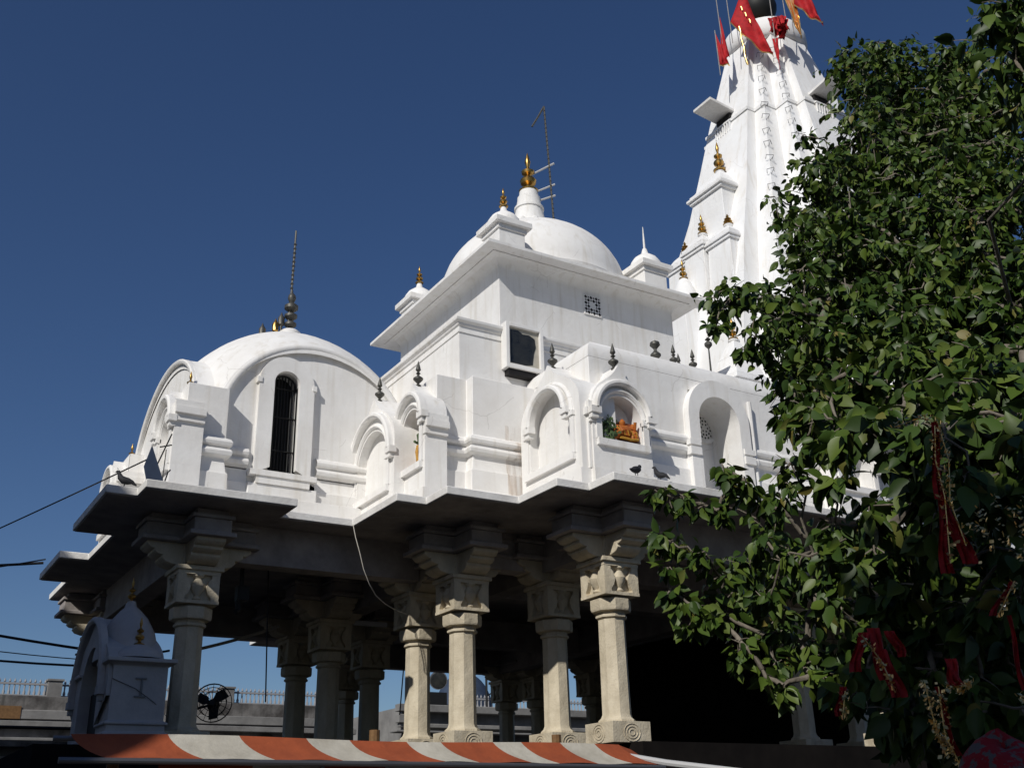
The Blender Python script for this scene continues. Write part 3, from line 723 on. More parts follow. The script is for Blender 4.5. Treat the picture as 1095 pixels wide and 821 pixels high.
# ------------------------------------------------------------------ flags and cloths on the spire's collar
def cloth_strip(mb, top, bot, w0, w1, n=14, wave=.05, side=(1,0,0), seed=0, fold=3.0):
    rnd = random.Random(seed); top, bot, sd = Vector(top), Vector(bot), Vector(side).normalized()
    ph = rnd.random()*6; rows = []
    nrm = (bot-top).cross(sd).normalized()
    for i in range(n+1):
        t = i/n; c_ = top.lerp(bot, t) + sd*wave*math.sin(ph + t*5)*t; w = w0 + (w1-w0)*t; row = []
        for j in range(7):
            u_ = j/6 - .5
            row.append(c_ + sd*(u_*w) + nrm*(wave*math.sin(ph + u_*fold*3 + t*4)*(.4+.6*t)))
        rows.append(row)
    mb.grid(rows)
FK = .962
def fs(p): return Vector((p[0]*FK, p[1]*FK, 1.6 + (p[2]-1.6)*FK))
FG = "red votive flags at the spire top"
def flag(name, label, pole, verts_rows, trim=None, glyph=None, material=None):
    b_ = tuple(fs(pole[0]))
    o = thing(name, label, "flag", b_, FG)
    m_ = MB(); m_.tube([fs(p) for p in pole], .015, 6); mk("pole", m_, M_ROD, o)
    m_ = MB(); m_.grid(verts_rows); cl = mk("cloth", m_, material or M_RED, o, 70)
    so = cl.modifiers.new("thick", 'SOLIDIFY'); so.thickness = .008
    if trim:
        m_ = MB()
        for tr in trim: m_.tube(tr, .022, 5)
        mk("fringe", m_, M_TINSEL, o)
    if glyph:
        m_ = MB()
        for gl in glyph: m_.tube(gl, .016, 4)
        mk("writing", m_, M_TINSEL, o)
    return o
def tri_cloth(a, b_, tip, n=12, wave=.06, seed=0):
    rnd = random.Random(seed); ph = rnd.random()*6; a, b_, tip = fs(a), fs(b_), fs(tip)
    nr = (b_-a).cross(tip-a).normalized(); rows = []
    for i in range(n+1):
        t = i/n*.97; p, q_ = a.lerp(tip, t), b_.lerp(tip, t)
        rows.append([p.lerp(q_, j/6) + nr*wave*(math.sin(ph + t*9 + j*.6) + .5*math.sin(ph*2 + t*17 - j*1.1))*(t*1.2+.25) for j in range(7)])
    return rows
def edge(rows, j): return [r_[j] for r_ in rows]
# big flag streaming down in front of the collar
rA = tri_cloth((21.40,20.32,26.25),(21.78,19.92,27.5),(22.24,19.40,24.5), 18, .08, 3)
rA = [[p + Vector((0,0,-.16*math.sin(math.pi*i/18))) for p in r_] for i, r_ in enumerate(rA)]
gl = []
for k in range(3):
    b_ = rA[2+k*2][3] + Vector((-.03,-.05,.10)); e_ = (rA[9][3]-rA[2][3]).normalized()
    gl.append([b_ + e_*(.10*math.cos(t)) + Vector((0,0,.09*math.sin(t*1.5))) for t in [q_*.5 for q_ in range(9)]])
flag("pennant_flag", "largest red pennant with gold lettering, streaming across the front of the spire collar", [(21.42,20.34,25.4),(21.38,20.33,26.6),(21.34,20.31,28.3)], rA, [edge(rA, 0)], gl)
rB = tri_cloth((21.10,20.62,24.72),(21.22,20.58,26.6),(21.28,20.42,24.85), 10, .04, 5)
flag("pennant_flag", "narrow red pennant hanging at the far left edge of the spire, upper of two", [(21.22,20.6,24.9),(21.16,20.58,26.6),(21.10,20.55,28.2)], rB)
rC = tri_cloth((21.08,20.70,24.6),(21.02,20.68,25.9),(21.27,20.46,24.55), 10, .04, 6)
flag("pennant_flag", "short red pennant with pointed foot, lower of two at the left edge of the spire", [(21.05,20.7,24.2),(21.02,20.69,26.0)], rC, [edge(rC, 0)])
rD = tri_cloth((22.62,18.98,26.9),(22.80,18.78,26.75),(22.83,18.70,25.02), 14, .06, 8)
rD = [[p + (r_[6]-r_[0])*.6*math.sin(min(1, i/8)*1.57)*(j/6-.3) for j, p in enumerate(r_)] for i, r_ in enumerate(rD)]
flag("pennant_flag", "orange red flag patterned with gold hanging beside the dark ball of the spire", [(22.58,19.0,25.3),(22.56,19.0,26.9),(22.55,18.98,28.4)], rD, [edge(rD, 0), edge(rD, 6), edge(rD, 3)], material=M_ORANGE)
rE = tri_cloth((22.78,18.75,26.35),(22.9,18.62,28.0),(23.30,18.12,25.25), 14, .10, 9)
flag("pennant_flag", "red flag with pale edging blown out to the right of the spire", [(22.72,18.88,25.3),(22.74,18.8,28.4)], rE, [edge(rE, 0)])
rF = tri_cloth((22.40,19.28,25.25),(22.24,19.40,25.2),(22.32,19.32,23.95), 10, .05, 10)
o = flag("pennant_flag", "short red pennant hanging point down under the bundled red cloth of the spire", [(22.32,19.34,24.9),(22.34,19.34,28.0)], rF)
m_ = MB()
rnd = random.Random(4)
for k in range(9):
    p = fs((22.42+rnd.uniform(-.22,.28), 19.16+rnd.uniform(-.22,.18), 25.65+rnd.uniform(-.28,.30)))
    cloth_strip(m_, p + Vector((0,0,.2)), p + Vector((rnd.uniform(-.15,.15), rnd.uniform(-.15,.15), -.26)), .30, .18, 8, .08, (rnd.uniform(.4,1), rnd.uniform(-.8,0), 0), k)
b_ = mk("red_cloth_bundle", m_, M_RED, None, 70, loc=(21.7,18.6,24.7)); tag(b_, "crumpled bundle of red cloth tied round a pole at the spire collar", "cloth")
m_ = MB(); pts = [(21.56+.02*math.sin(k), 20.10, 25.95 - k*.11) for k in range(15)]; m_.tube([fs((x + k*.006, y - k*.004, z)) for k, (x, y, z) in enumerate(pts)], [.035+.012*(k % 2) for k in range(15)], 6)
b_ = mk("gold_garland", m_, M_TINSEL, None, 70, loc=(20.87,19.46,24.7)); tag(b_, "straight gold tinsel garland hanging down the front of the white spire collar", "garland")
# ------------------------------------------------------------------ painted statues in the niches
st = thing("painted_statue", "small standing painted statue with green torso and yellow skirt in the narrow left wall niche", "statue", (8.02, 16.02, 7.44))
sx, sy = 8.02, 16.02
m_ = MB(); m_.lathe([(.17,7.435),(.17,7.50),(.14,7.52)], sx, sy, 12); mk("pedestal", m_, M_PINK, st)
m_ = MB()
m_.lathe([(.07,7.52),(.10,7.56),(.085,7.70),(.09,7.82),(.075,7.90),(.10,8.00),(.115,8.07),(.05,8.12),(.035,8.15),(.06,8.19),(.07,8.25),(.045,8.31),(.01,8.33)], sx, sy, 14); mk("body", m_, M_PINK, st)
m_ = MB(); m_.lathe([(.125,7.53),(.13,7.62),(.115,7.75),(.10,7.86)], sx, sy, 14); m_.tube([(sx-.1, sy+.02, 7.85),(sx-.14, sy-.02, 7.72),(sx-.12, sy-.03, 7.55)], .03, 6); mk("skirt", m_, M_YELL, st)
m_ = MB(); m_.lathe([(.09,7.88),(.113,7.97),(.127,8.06),(.07,8.115)], sx, sy, 14)
for sg in (-1, 1): m_.tube([(sx, sy+sg*.11, 8.06),(sx-.03, sy+sg*.17, 7.95),(sx-.12, sy+sg*.12, 7.96)], [.035,.03,.025], 7)
mk("tunic", m_, M_GREEN, st)
m_ = MB(); m_.lathe([(.075,8.28),(.08,8.31),(.05,8.38),(.012,8.44)], sx, sy, 12); mk("crown", m_, M_ORANGE, st)

st = thing("painted_statue", "colourful group statue, orange robed seated figure beside green foliage in the porch niche", "statue", (10.36, 13.52, 7.46))
m_ = MB(); m_.box(9.97, 10.76, 13.40, 13.60, 7.462, 7.50); mk("pedestal", m_, M_BROWN, st)
m_ = MB(); m_.box(9.965, 10.765, 13.60, 13.625, 7.47, 7.93); mk("backdrop", m_, M_BRED, st)
m_ = MB()
m_.tube([(10.22,13.5,7.60),(10.36,13.48,7.70),(10.52,13.48,7.72),(10.66,13.5,7.66)], [.10,.12,.11,.07], 10)
m_.lathe([(.12,7.62),(.12,7.72),(.09,7.79),(.03,7.82),(.052,7.85),(.056,7.89),(.02,7.94)], 10.48, 13.5, 12)
m_.lathe([(.09,7.58),(.10,7.66),(.07,7.74),(.025,7.77),(.045,7.80),(.045,7.84),(.015,7.88)], 10.68, 13.48, 12)
m_.tube([(10.58,13.47,7.8),(10.68,13.42,7.76),(10.66,13.38,7.88)], .03, 7); m_.tube([(10.42,13.47,7.8),(10.34,13.40,7.76),(10.38,13.37,7.68)], .03, 7)
mk("seated_figure", m_, M_ORANGE, st)
m_ = MB()
for k in range(5): m_.tube([(10.30+k*.085, 13.40, 7.76-.02*k),(10.32+k*.085, 13.37, 7.70),(10.35+k*.085, 13.38, 7.62)], .010, 6)
m_.tube([(10.34,13.39,7.57),(10.55,13.37,7.55),(10.72,13.40,7.58)], .022, 6)
mk("yellow_trim", m_, M_YELL, st)
m_ = MB(); rnd = random.Random(2)
for k in range(90):
    p = Vector((10.09+rnd.gauss(0,.08), 13.43+rnd.uniform(-.07,.05), 7.70+rnd.gauss(0,.12))); a = rnd.random()*6
    d = Vector((math.cos(a), -.4, math.sin(a)))*.06; e_ = Vector((-math.sin(a), .2, math.cos(a)))*.028
    m_.add([p-d*.2, p+d*.5+e_, p+d*1.2, p+d*.5-e_], [(0,1,2,3)])
m_.tube([(10.06,13.5,7.5),(10.05,13.48,7.95)], .03, 6); m_.tube([(10.16,13.44,7.5),(10.2,13.42,7.62),(10.28,13.40,7.6)], [.06,.07,.03], 8)
mk("green_foliage", m_, M_GREEN, st)

# ------------------------------------------------------------------ birds
def bird(x, y, z, a, label, s_=1.0, up=.5):
    m_ = MB(); c_, s0 = math.cos(a), math.sin(a)
    def L(f, h, sd=0): return (x + (f*c_ - sd*s0)*s_, y + (f*s0 + sd*c_)*s_, z + h*s_)
    sp = [(-.17,.10-up*.06),(-.11,.10),(-.05,.115),(.02,.13),(.07,.15+up*.03),(.09,.18+up*.06),(.105,.205+up*.07),(.125,.205+up*.07),(.15,.195+up*.07)]
    m_.tube([L(*p) for p in sp], [.012*s_,.03*s_,.052*s_,.058*s_,.045*s_,.028*s_,.027*s_,.02*s_,.004*s_], 10)
    for sd in (-.02,.02): m_.tube([L(.0,.085,sd), L(.01,.0,sd), L(.035,-.0,sd)], .006*s_, 5)
    o = mk("pigeon", m_, M_BIRD, None, 60, loc=(x, y, z)); tag(o, label, "pigeon", "pigeons on the eave edge")
bird(9.66, 12.18, ZE+.126, R(20), "slate grey pigeon crouching sideways on the eave edge under the porch statue niche", 1.0, .0)
bird(10.12, 12.18, ZE+.126, R(120), "pigeon standing upright on the eave edge where the tree sprig meets it", .85, 1.2)
bird(3.10, 16.12, ZE+.126, R(160), "black bird perched on the left corner of the eave by a wire", 1.0, .8)

# tilted panel with its rods at the wing corner
PANEL = [(3.40,15.98,7.10),(3.30,15.90,6.74),(3.36,15.82,6.44),(3.62,15.86,6.46)]
bp_ = thing("tilted_panel", "blue grey flat panel tilted on thin rods at the left corner of the eaves", "panel", (3.72, 16.65, 6.74))
pq = [Vector(p) for p in PANEL]; nrm_ = (pq[1]-pq[0]).cross(pq[3]-pq[0]).normalized()*.03
m_ = MB(); m_.add(pq + [p + nrm_ for p in pq], [(0,1,2,3),(7,6,5,4),(0,4,5,1),(1,5,6,2),(2,6,7,3),(3,7,4,0)])
mk("panel_sheet", m_, M_BOARD, bp_)  # sheet colour darkened to stand in for its shaded side
m_ = MB(); m_.tube([(3.66,16.78,7.0),(3.86,16.75,7.62)], .012, 5); m_.tube([(3.70,16.78,7.38),(3.88,16.77,7.44)], .012, 5); m_.tube([(3.72,16.64,ZE+.13),(3.84,16.66,6.95),(3.88,16.7,7.0)], .012, 5)
m_.tube([(3.80,16.77,7.35),(3.78,16.77,ZE+.13)], .008, 5)
mk("rod", m_, M_IRON, bp_)

# ------------------------------------------------------------------ small shrine at the left
sh = thing("small_shrine", "small pale blue shrine with arched side and curved roof in shade by left column", "shrine", (3.5, 16.7, 2.74))
SX0, SX1, SY0, SY1 = 3.14, 3.88, 15.6, 18.2
m_ = MB()
def spier(y0, y1):
    m_.sweep([(SX0,y1),(SX0,y0),(SX1,y0),(SX1,y1),(SX0,y1)], [(.06,2.74),(.06,2.92),(.02,2.94),(.02,3.02),(.05,3.03),(.05,3.06),(.0,3.08),(0,3.80),(.03,3.82),(.10,3.85),(.10,3.90),(-.3,3.95)])
spier(SY0, SY0+.62); mk("shrine_pier", m_, M_SHRINE, sh, bevel=.008)
m_ = MB(); spier(SY1-.62, SY1); mk("shrine_pier", m_, M_SHRINE, sh, bevel=.008)
m_ = MB()
Ts = frame_map('u', SX0, (SY0+SY1)/2)
ro = arch_loop(1.27, 3.40, 3.62, 1.02, 'ogee'); ri = arch_loop(.66, 3.06, 3.35, .86)
plate(m_, Ts, ro, ri, .05, -.70, -.70, panel=False)
drip(m_, Ts, .98, 3.52, 0, .02, .14, th=.09, squash=1.05)
mk("shrine_arch", m_, M_SHRINE, sh, 45)
m_ = MB(); xs, ys = 3.52, 16.75
m_.lathe([(.78,4.0),(.76,4.15),(.66,4.38),(.46,4.6),(.26,4.74),(.15,4.80),(.12,4.88)], xs, ys, 28, sx=.55, sy=1.1)
mk("shrine_dome", m_, M_SHRINE, sh, 50)
m_ = MB(); m_.lathe([(.36,3.93),(.34,4.0),(.25,4.06),(.12,4.12),(.05,4.14)], 3.52, 15.93, 20); mk("mini_dome", m_, M_SHRINE, sh, 50)
m_ = MB(); kalash(m_, 3.52, 15.93, 4.13, .40, .075); mk("kalash", m_, M_GOLD, sh)
m_ = MB(); kalash(m_, xs, ys, 4.86, .40, .075); mk("kalash", m_, M_GOLD, sh)
m_ = MB()
m_.box(3.45, 3.60, 15.578, 15.598, 3.625, 3.645); m_.box(3.45, 3.60, 15.578, 15.598, 3.385, 3.405); m_.box(3.525, 3.55, 15.58, 15.598, 3.411, 3.619)
m_.tube([(3.14,15.59,3.62),(3.45,15.58,3.5),(3.72,15.58,3.33),(3.95,15.7,3.15)], .005, 4); mk("wall_bracket", m_, M_PIPE, sh)
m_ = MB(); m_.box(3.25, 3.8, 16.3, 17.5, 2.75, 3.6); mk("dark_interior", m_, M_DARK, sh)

# ------------------------------------------------------------------ fan, lamp, rods and cables under the eaves
fa = thing("wall_fan", "black caged electric fan fixed to the shaded left column", "fan", (4.95, 17.2, 3.5))
fx, fy, fz = 4.97, 17.1, 3.52
dn = Vector((-.35,-.85,.1)).normalized(); a1 = dn.cross(Vector((0,0,1))).normalized(); a2 = a1.cross(dn)
m_ = MB()
for rr, dd in ((.29,0),(.22,.05),(.14,.08),(.29,-.04),(.2,-.09)):
    m_.tube([Vector((fx,fy,fz)) + dn*dd + (a1*math.cos(t)+a2*math.sin(t))*rr for t in [2*math.pi*k/24 for k in range(25)]], .006, 4)
for k in range(16):
    t = 2*math.pi*k/16; e_ = a1*math.cos(t)+a2*math.sin(t)
    m_.tube([Vector((fx,fy,fz)) + dn*.09 + e_*.04, Vector((fx,fy,fz)) + dn*.06 + e_*.2, Vector((fx,fy,fz)) + e_*.29], .004, 4)
mk("cage", m_, M_IRON, fa)
m_ = MB()
for k in range(3):
    t = 2*math.pi*k/3 + .4; e_ = a1*math.cos(t)+a2*math.sin(t); g_ = a2*math.cos(t)-a1*math.sin(t); c_ = Vector((fx,fy,fz))
    m_.add([c_+e_*.03-g_*.03, c_+e_*.12-g_*.09+dn*.03, c_+e_*.25-g_*.07+dn*.03, c_+e_*.25+g_*.07-dn*.02, c_+e_*.1+g_*.06-dn*.02], [(0,1,2,3,4)])
mk("blade", m_, M_IRON, fa)
m_ = MB(); m_.tube([Vector((fx,fy,fz)) + dn*.03, Vector((fx,fy,fz)) - dn*.16], [.05,.10], 12); m_.tube([Vector((fx,fy,fz)) - dn*.12, (4.66,17.0,3.4)], .02, 6); mk("motor", m_, M_IRON, fa)
m_ = MB(); m_.obox((5.42,17.45,5.30), (.10,0,0), (0,.09,0), (0,0,.12)); m_.box(5.36, 5.42, 17.40, 17.46, 5.42, 5.95); m_.tube([(5.34,17.4,5.18),(5.36,17.38,5.02),(5.30,17.36,4.98)], .05, 8)
o = mk("hanging_lamp", m_, M_IRON, None, bevel=.01, loc=(5.42,17.45,5.3)); tag(o, "small black lamp box hanging below the ceiling beam right of the shaded column", "lamp")
m_ = MB(); m_.tube([(6.02,18.0,6.0),(6.12,18.0,3.66)], .012, 6); o = mk("hanging_rod", m_, M_CABLE, None, loc=(6.07,18.0,5.0)); tag(o, "thin black rod hanging straight down from the hall ceiling near the left", "rod")
m_ = MB(); m_.tube([(9.6,19.5,6.0),(9.42,19.6,4.6),(9.35,19.6,3.7)], .012, 6); o = mk("hanging_rod", m_, M_CABLE, None, loc=(9.5,19.5,5.0)); tag(o, "thin black cord hanging slanted from the ceiling beside the inner dark column", "rod")
m_ = MB(); m_.tube([(6.79,16.13,ZE+.02),(6.83,16.10,6.1),(6.91,16.1,5.86),(7.0,16.13,5.6),(7.14,16.2,5.38),(7.33,16.35,5.23),(7.57,16.5,5.14),(7.85,16.7,5.10),(8.2,16.98,5.10)], .0075, 6)
o = mk("drooping_cable", m_, M_WCABLE, None, loc=(7.4,16.6,6.0)); tag(o, "pale cable drooping from the eave corner to a column capital", "cable")
def wire(pts, r_, label, m0=M_CABLE):
    a, b_ = Vector(pts[0]), Vector(pts[1]); sag = pts[2]
    m_ = MB(); m_.tube([a.lerp(b_, t/16) - Vector((0,0,sag*4*(t/16)*(1-t/16))) for t in range(17)], r_, 5)
    o = mk("overhead_wire", m_, m0, None, loc=tuple(a)); tag(o, label, "wire", "overhead wires at the left")
wire(((-3.5,23.4,6.2),(3.0,22.6,6.66),.12), .028, "thick black wire running to the lower left eave corner")
wire(((-2.5,22.2,5.6),(2.95,22.0,6.60),.15), .014, "thin wire sloping up to the lower left eave corner below the thick wire")
wire(((-4.5,23.2,6.6),(3.9,21.2,4.82),.18), .026, "black wire sloping down behind the small shrine, uppermost of three")
wire(((-4.5,23.6,5.9),(4.1,21.6,4.60),.30), .022, "black wire sagging behind the small shrine, lowest of three")
wire(((-4.5,23.8,6.3),(4.0,21.9,4.75),.28), .010, "faint thin wire sagging behind the small shrine between two thicker ones")
wire(((-1.3,27.7,6.0),(3.45,16.0,6.95),.06), .012, "black wire rising from the left to the tilted panel on the eaves")
wire(((3.6,21.3,4.75),(5.6,22.6,5.12),.06), .024, "black wire between the shrine and the shaded column", M_CABLE)
wire(((5.75,22.4,5.05),(7.6,21.8,5.62),.04), .034, "white cable sloping up from the shaded column to the hall's inner bracket", M_WCABLE)
m_ = MB(); m_.box(8.9, 10.3, 19.0, 19.07, 5.80, 5.90); o = mk("tube_light", m_, M_TUBE, None, loc=(9.6,19,5.85), bevel=.01); tag(o, "white tube light fitting hanging in the dark hall between two lit columns", "light")
m_ = MB(); m_.box(8.6, 9.7, 21.0, 21.07, 5.62, 5.72); o = mk("tube_light", m_, M_TUBE, None, loc=(9.6,21,5.7), bevel=.01); tag(o, "unlit tube light fitting seen just above the sky gap between columns", "light")

# ------------------------------------------------------------------ striped awning in front of the platform
aw = thing("striped_awning", "long orange and white striped cloth awning on a steel pipe running across the front", "awning", (4.4, 9.6, 0.0))
def ux(px): return 1.72 + (px - 85) * (7.05 - 1.72) / (655 - 85)
B = [80,163,229,295,340,402,441,503,538,588,634,668]
sk = .26
m_ = MB()
for i, (a, b_) in enumerate(zip(B[:-1], B[1:])):
    m_.cur = i % 2; rows = []
    for k in range(9):
        t = k/8; row = []
        for j in range(9):
            q_ = j/8; u0, u1 = ux(a), ux(b_); x = u0 + (u1-u0)*t + sk*(q_**1.5)
            row.append((x, 9.66 - .30*q_, 2.405 - .205*q_ - .022*math.sin(math.pi*q_) + .006*math.sin(x*9)*q_ - .012*math.sin(x*1.7)*(1-q_)))
        rows.append(row)
    m_.grid(rows)
m_.cur = 0       # the right hip end
uR = ux(668)
m_.grid([[(uR + sk*(q_**1.5), 9.66-.30*q_, 2.405-.205*q_-.022*math.sin(math.pi*q_)) for q_ in (0,.25,.5,.75,1)], [(uR+.16 + .40*q_, 9.66-.12*q_, 2.36-.26*q_) for q_ in (0,.25,.5,.75,1)]])
o = mk("awning_top", m_, [M_ORCL, M_WHCL], aw, 50)
m_ = MB()
B2 = [150,235,300,368,413,470,520,575,620,668]
for i, (a, b_) in enumerate(zip(B2[:-1], B2[1:])):
    m_.cur = i % 2; rows = []
    for k in range(13):
        x = ux(a) + (ux(b_)-ux(a))*k/12 + .03; rows.append([(x + .03*q_, 9.50 + .035*math.sin(x*7)*q_ + .02*math.sin(x*19+1)*q_, 2.16 - .62*q_) for q_ in (0,.2,.4,.6,.8,1)])
    m_.grid(rows)
mk("awning_valance", m_, [M_ORCL, M_WHCL], aw, 60)
m_ = MB(); m_.tube([(1.55,9.33,2.178),(4.4,9.33,2.172),(7.5,9.33,2.165)], .026, 10); m_.tube([(1.55,9.70,2.37),(7.2,9.70,2.37)], .02, 8); mk("pipe", m_, M_PIPE, aw)
m_ = MB(); m_.tube([(7.15,9.62,2.30),(7.55,9.35,2.21),(8.2,8.9,2.10)], .035, 8); mk("end_pipe", m_, M_RAIL, aw)
for px in (371, 590, 120):
    m_ = MB(); m_.tube([(ux(px), 9.75, 0),(ux(px), 9.75, 2.33 if px == 120 else 2.50)], .05, 10); mk("post", m_, M_BROWN, aw)
for px in (300, 560):
    m_ = MB(); m_.tube([(ux(px), 9.36, 0),(ux(px), 9.36, 2.16)], .02, 8); mk("prop", m_, M_PIPE, aw)

# ------------------------------------------------------------------ courtyard buildings behind
pw = thing("courtyard_wall", "weathered grey stone parapet wall with ledges beyond the hall at the left", "wall", (4, 39.2, 0))
m_ = MB(); m_.box(-26, 16.6, 38.7, 40.2, 0, 5.22); m_.box(-26, 16.6, 38.78, 40.1, 5.222, 5.97); mk("wall_body", m_, M_GREY, pw, bevel=.03)
m_ = MB(); m_.box(-26, 16.6, 38.45, 38.70, 4.98, 5.16); m_.box(-26, 16.6, 38.35, 38.70, 4.55, 4.65); m_.box(5.0, 16.4, 38.66, 38.78, 5.23, 5.52); mk("ledge", m_, M_GREYB, pw, bevel=.02)
m_ = MB(); m_.box(3.3, 5.1, 38.64, 38.78, 5.23, 5.62); mk("brown_shutter", m_, M_BROWN, pw)
rl = thing("roof_railing", "white baluster railing with square piers on top of the grey courtyard wall", "railing", (4, 39.3, 5.97))
m_ = MB()
x = -10.0
while x < 16.4:
    m_.lathe([(.03,5.97),(.05,6.12),(.025,6.2),(.03,6.36)], x, 39.3, 5); m_.lathe([(.012,6.42),(.045,6.46),(.004,6.56)], x, 39.3, 5); x += .155
mk("baluster_row", m_, M_FRAIL, rl)
m_ = MB(); m_.box(-10, 16.4, 39.26, 39.34, 6.36, 6.42); m_.box(-10, 16.4, 39.26, 39.34, 6.0, 6.05); mk("rail", m_, M_FRAIL, rl)
for x in (-6.5, -.2, 6.1, 11.9, 15.9):
    m_ = MB(); m_.box(x-.22, x+.22, 39.1, 39.52, 5.97, 6.5); m_.box(x-.26, x+.26, 39.06, 39.56, 6.5, 6.56); mk("pier", m_, M_GREYB, rl)
cb = thing("courtyard_building", "grey cement courtyard building with projecting cornice seen between the lit columns", "building", (26, 40, 0))
m_ = MB(); m_.box(17.9, 46, 37.3, 46, 0, 5.9); mk("wall", m_, M_GREYB, cb)
m_ = MB(); m_.box(17.6, 46, 36.9, 37.3, 5.70, 5.96); m_.box(17.7, 46, 37.05, 37.3, 5.16, 5.30); m_.box(17.4, 46, 36.7, 37.3, 4.95, 5.02); m_.box(17.6,18.6,36.95,37.25,5.30,5.60); mk("cornice", m_, M_GREYB, cb, bevel=.02)
m_ = MB()
for x in range(9): m_.box(18.4+x*2.6, 20.2+x*2.6, 37.27, 37.31, 3.4, 4.55)
mk("window", m_, M_DARK, cb)
m_ = MB()
for x in range(9): m_.box(18.35+x*2.6, 20.25+x*2.6, 37.2, 37.265, 4.56, 4.66); m_.box(18.5+x*2.6, 20.0+x*2.6, 37.18, 37.2, 4.1, 4.5)
mk("window_frame", m_, M_BOARD, cb)
rl = thing("roof_railing", "white baluster railing on the roof of the cement courtyard building", "railing", (26, 38.2, 5.96))
m_ = MB(); x = 20.6
while x < 34:
    m_.lathe([(.03,5.9),(.05,6.1),(.025,6.2),(.03,6.36)], x, 38.2, 5); m_.lathe([(.012,6.42),(.045,6.46),(.004,6.56)], x, 38.2, 5); x += .165
mk("baluster_row", m_, M_FRAIL, rl)
m_ = MB(); m_.box(20.5, 34, 38.16, 38.24, 6.36, 6.42); mk("rail", m_, M_FRAIL, rl)
fl = thing("floodlight", "round floodlight on a frame on the far roof between the two left lit columns", "floodlight", (19.46, 38.0, 5.95))
m_ = MB(); dn = Vector((-.45,-.88,-.1)).normalized(); c_ = Vector((19.75, 38.0, 7.0))
m_.tube([c_ - dn*.30, c_ - dn*.1, c_ + dn*.02, c_ + dn*.10], [.12,.26,.33,.35], 20); mk("lamp_housing", m_, M_PIPE, fl)
m_ = MB(); m_.tube([c_ + dn*.101, c_ + dn*.13], [.31,.29], 20); mk("lens", m_, M_GLASS, fl)
m_ = MB(); m_.tube([(18.6,38.1,5.9),(18.6,38.1,7.55),(20.9,38.1,7.55),(20.9,38.1,5.9)], .03, 5); m_.tube([(19.75,38.1,7.55),(19.75,38.1,7.0)], .03, 5); m_.box(18.9, 20.5, 37.9, 38.3, 6.0, 6.1); m_.box(19.2,20.1,37.95,38.25,6.1,6.55); mk("frame", m_, M_IRON, fl)
pf = thing("scaffold_pole", "black scaffold pole with cross bars on the far roof left of a dark column", "pole", (21.9, 38.0, 5.95))
m_ = MB(); m_.tube([(21.9,38,5.9),(21.88,38,7.65)], .045, 6); m_.tube([(21.9,38,7.4),(22.9,38.2,7.4)], .03, 5); m_.tube([(21.9,38,6.5),(22.9,38.2,7.0)], .03, 5); m_.tube([(22.9,38.2,5.9),(22.9,38.2,7.7)], .04, 6); mk("bars", m_, M_IRON, pf)
dd = thing("dish_antenna", "pale round dish antenna on the far roof left of a lit column", "antenna", (24.3, 38, 5.95))
m_ = MB(); c_ = Vector((24.3, 38, 6.85)); dn = Vector((.5,-.85,.25)).normalized(); m_.tube([c_, c_ + dn*.03, c_ + dn*.09], [.06,.24,.36], 18); mk("dish", m_, M_RAIL, dd)
m_ = MB(); m_.tube([(24.3,38.05,5.9),(24.3,38.05,6.85)], .04, 6); mk("mount", m_, M_PIPE, dd)
dm = thing("distant_dome", "pale grey dome far behind the hall between the lit columns", "dome", (26.0, 47, 5))
m_ = MB(); m_.lathe([(1.45,5.9),(1.45,6.6)] + [(1.45*math.cos(a), 6.6+2.1*math.sin(a)) for a in [k*math.pi/24 for k in range(1, 12)]] + [(.05,8.75),(.04,9.1)], 25.8, 47, 28); mk("dome_shell", m_, M_BOARD, dm, 60)
m_ = MB(); m_.box(23.9, 27.7, 45.1, 48.9, 0, 5.9); mk("dome_base", m_, M_GREYB, dm)
# low sheds and pipes at the lower left
sd = thing("low_shed", "low shed with dark pipe rail and white banner board at the lower left edge", "shed", (0.5, 27, 0))
m_ = MB(); m_.box(-12, 4.62, 27.0, 33, 0, 3.52); mk("wall", m_, M_GREYB, sd)
m_ = MB(); m_.box(-12, 4.9, 26.5, 33.2, 3.52, 3.60); m_.box(-12, 4.8, 26.8, 33, 3.601, 3.66); mk("roof", m_, M_GREY, sd)
m_ = MB(); m_.tube([(-12,26.6,3.92),(4.9,26.6,3.92)], .04, 6)
for x in (-8,-4,-.5,2.2,4.85): m_.tube([(x,26.6,3.55),(x,26.6,3.92)], .035, 6)
mk("pipe_rail", m_, M_IRON, sd)
m_ = MB(); m_.box(-9, 4.3, 26.92, 26.985, 2.95, 3.34); bn = mk("banner", m_, M_RAIL, sd)
m_ = MB(); rnd = random.Random(5); x = 2.4
while x < 4.2:
    w_ = rnd.uniform(.04,.12); m_.box(x, x+w_, 26.90, 26.918, 3.08+rnd.uniform(-.02,.02), 3.24+rnd.uniform(-.03,.03)); x += w_ + rnd.uniform(.03,.07)
mk("lettering", m_, M_PINK, bn)
cw = thing("shade_wall", "added near-black wall standing in for deep shade under the tree at the lower right", "wall", (26, 11.6, 0))
m_ = MB(); m_.box(16.9, 40, 11.4, 11.8, 0, 3.6); mk("wall_body", m_, M_SHADE, cw)  # wall added to black out the view below the tree
m_ = MB(); m_.box(16.85, 40, 11.35, 11.85, 3.601, 3.72); mk("coping", m_, M_FLOOR, cw)
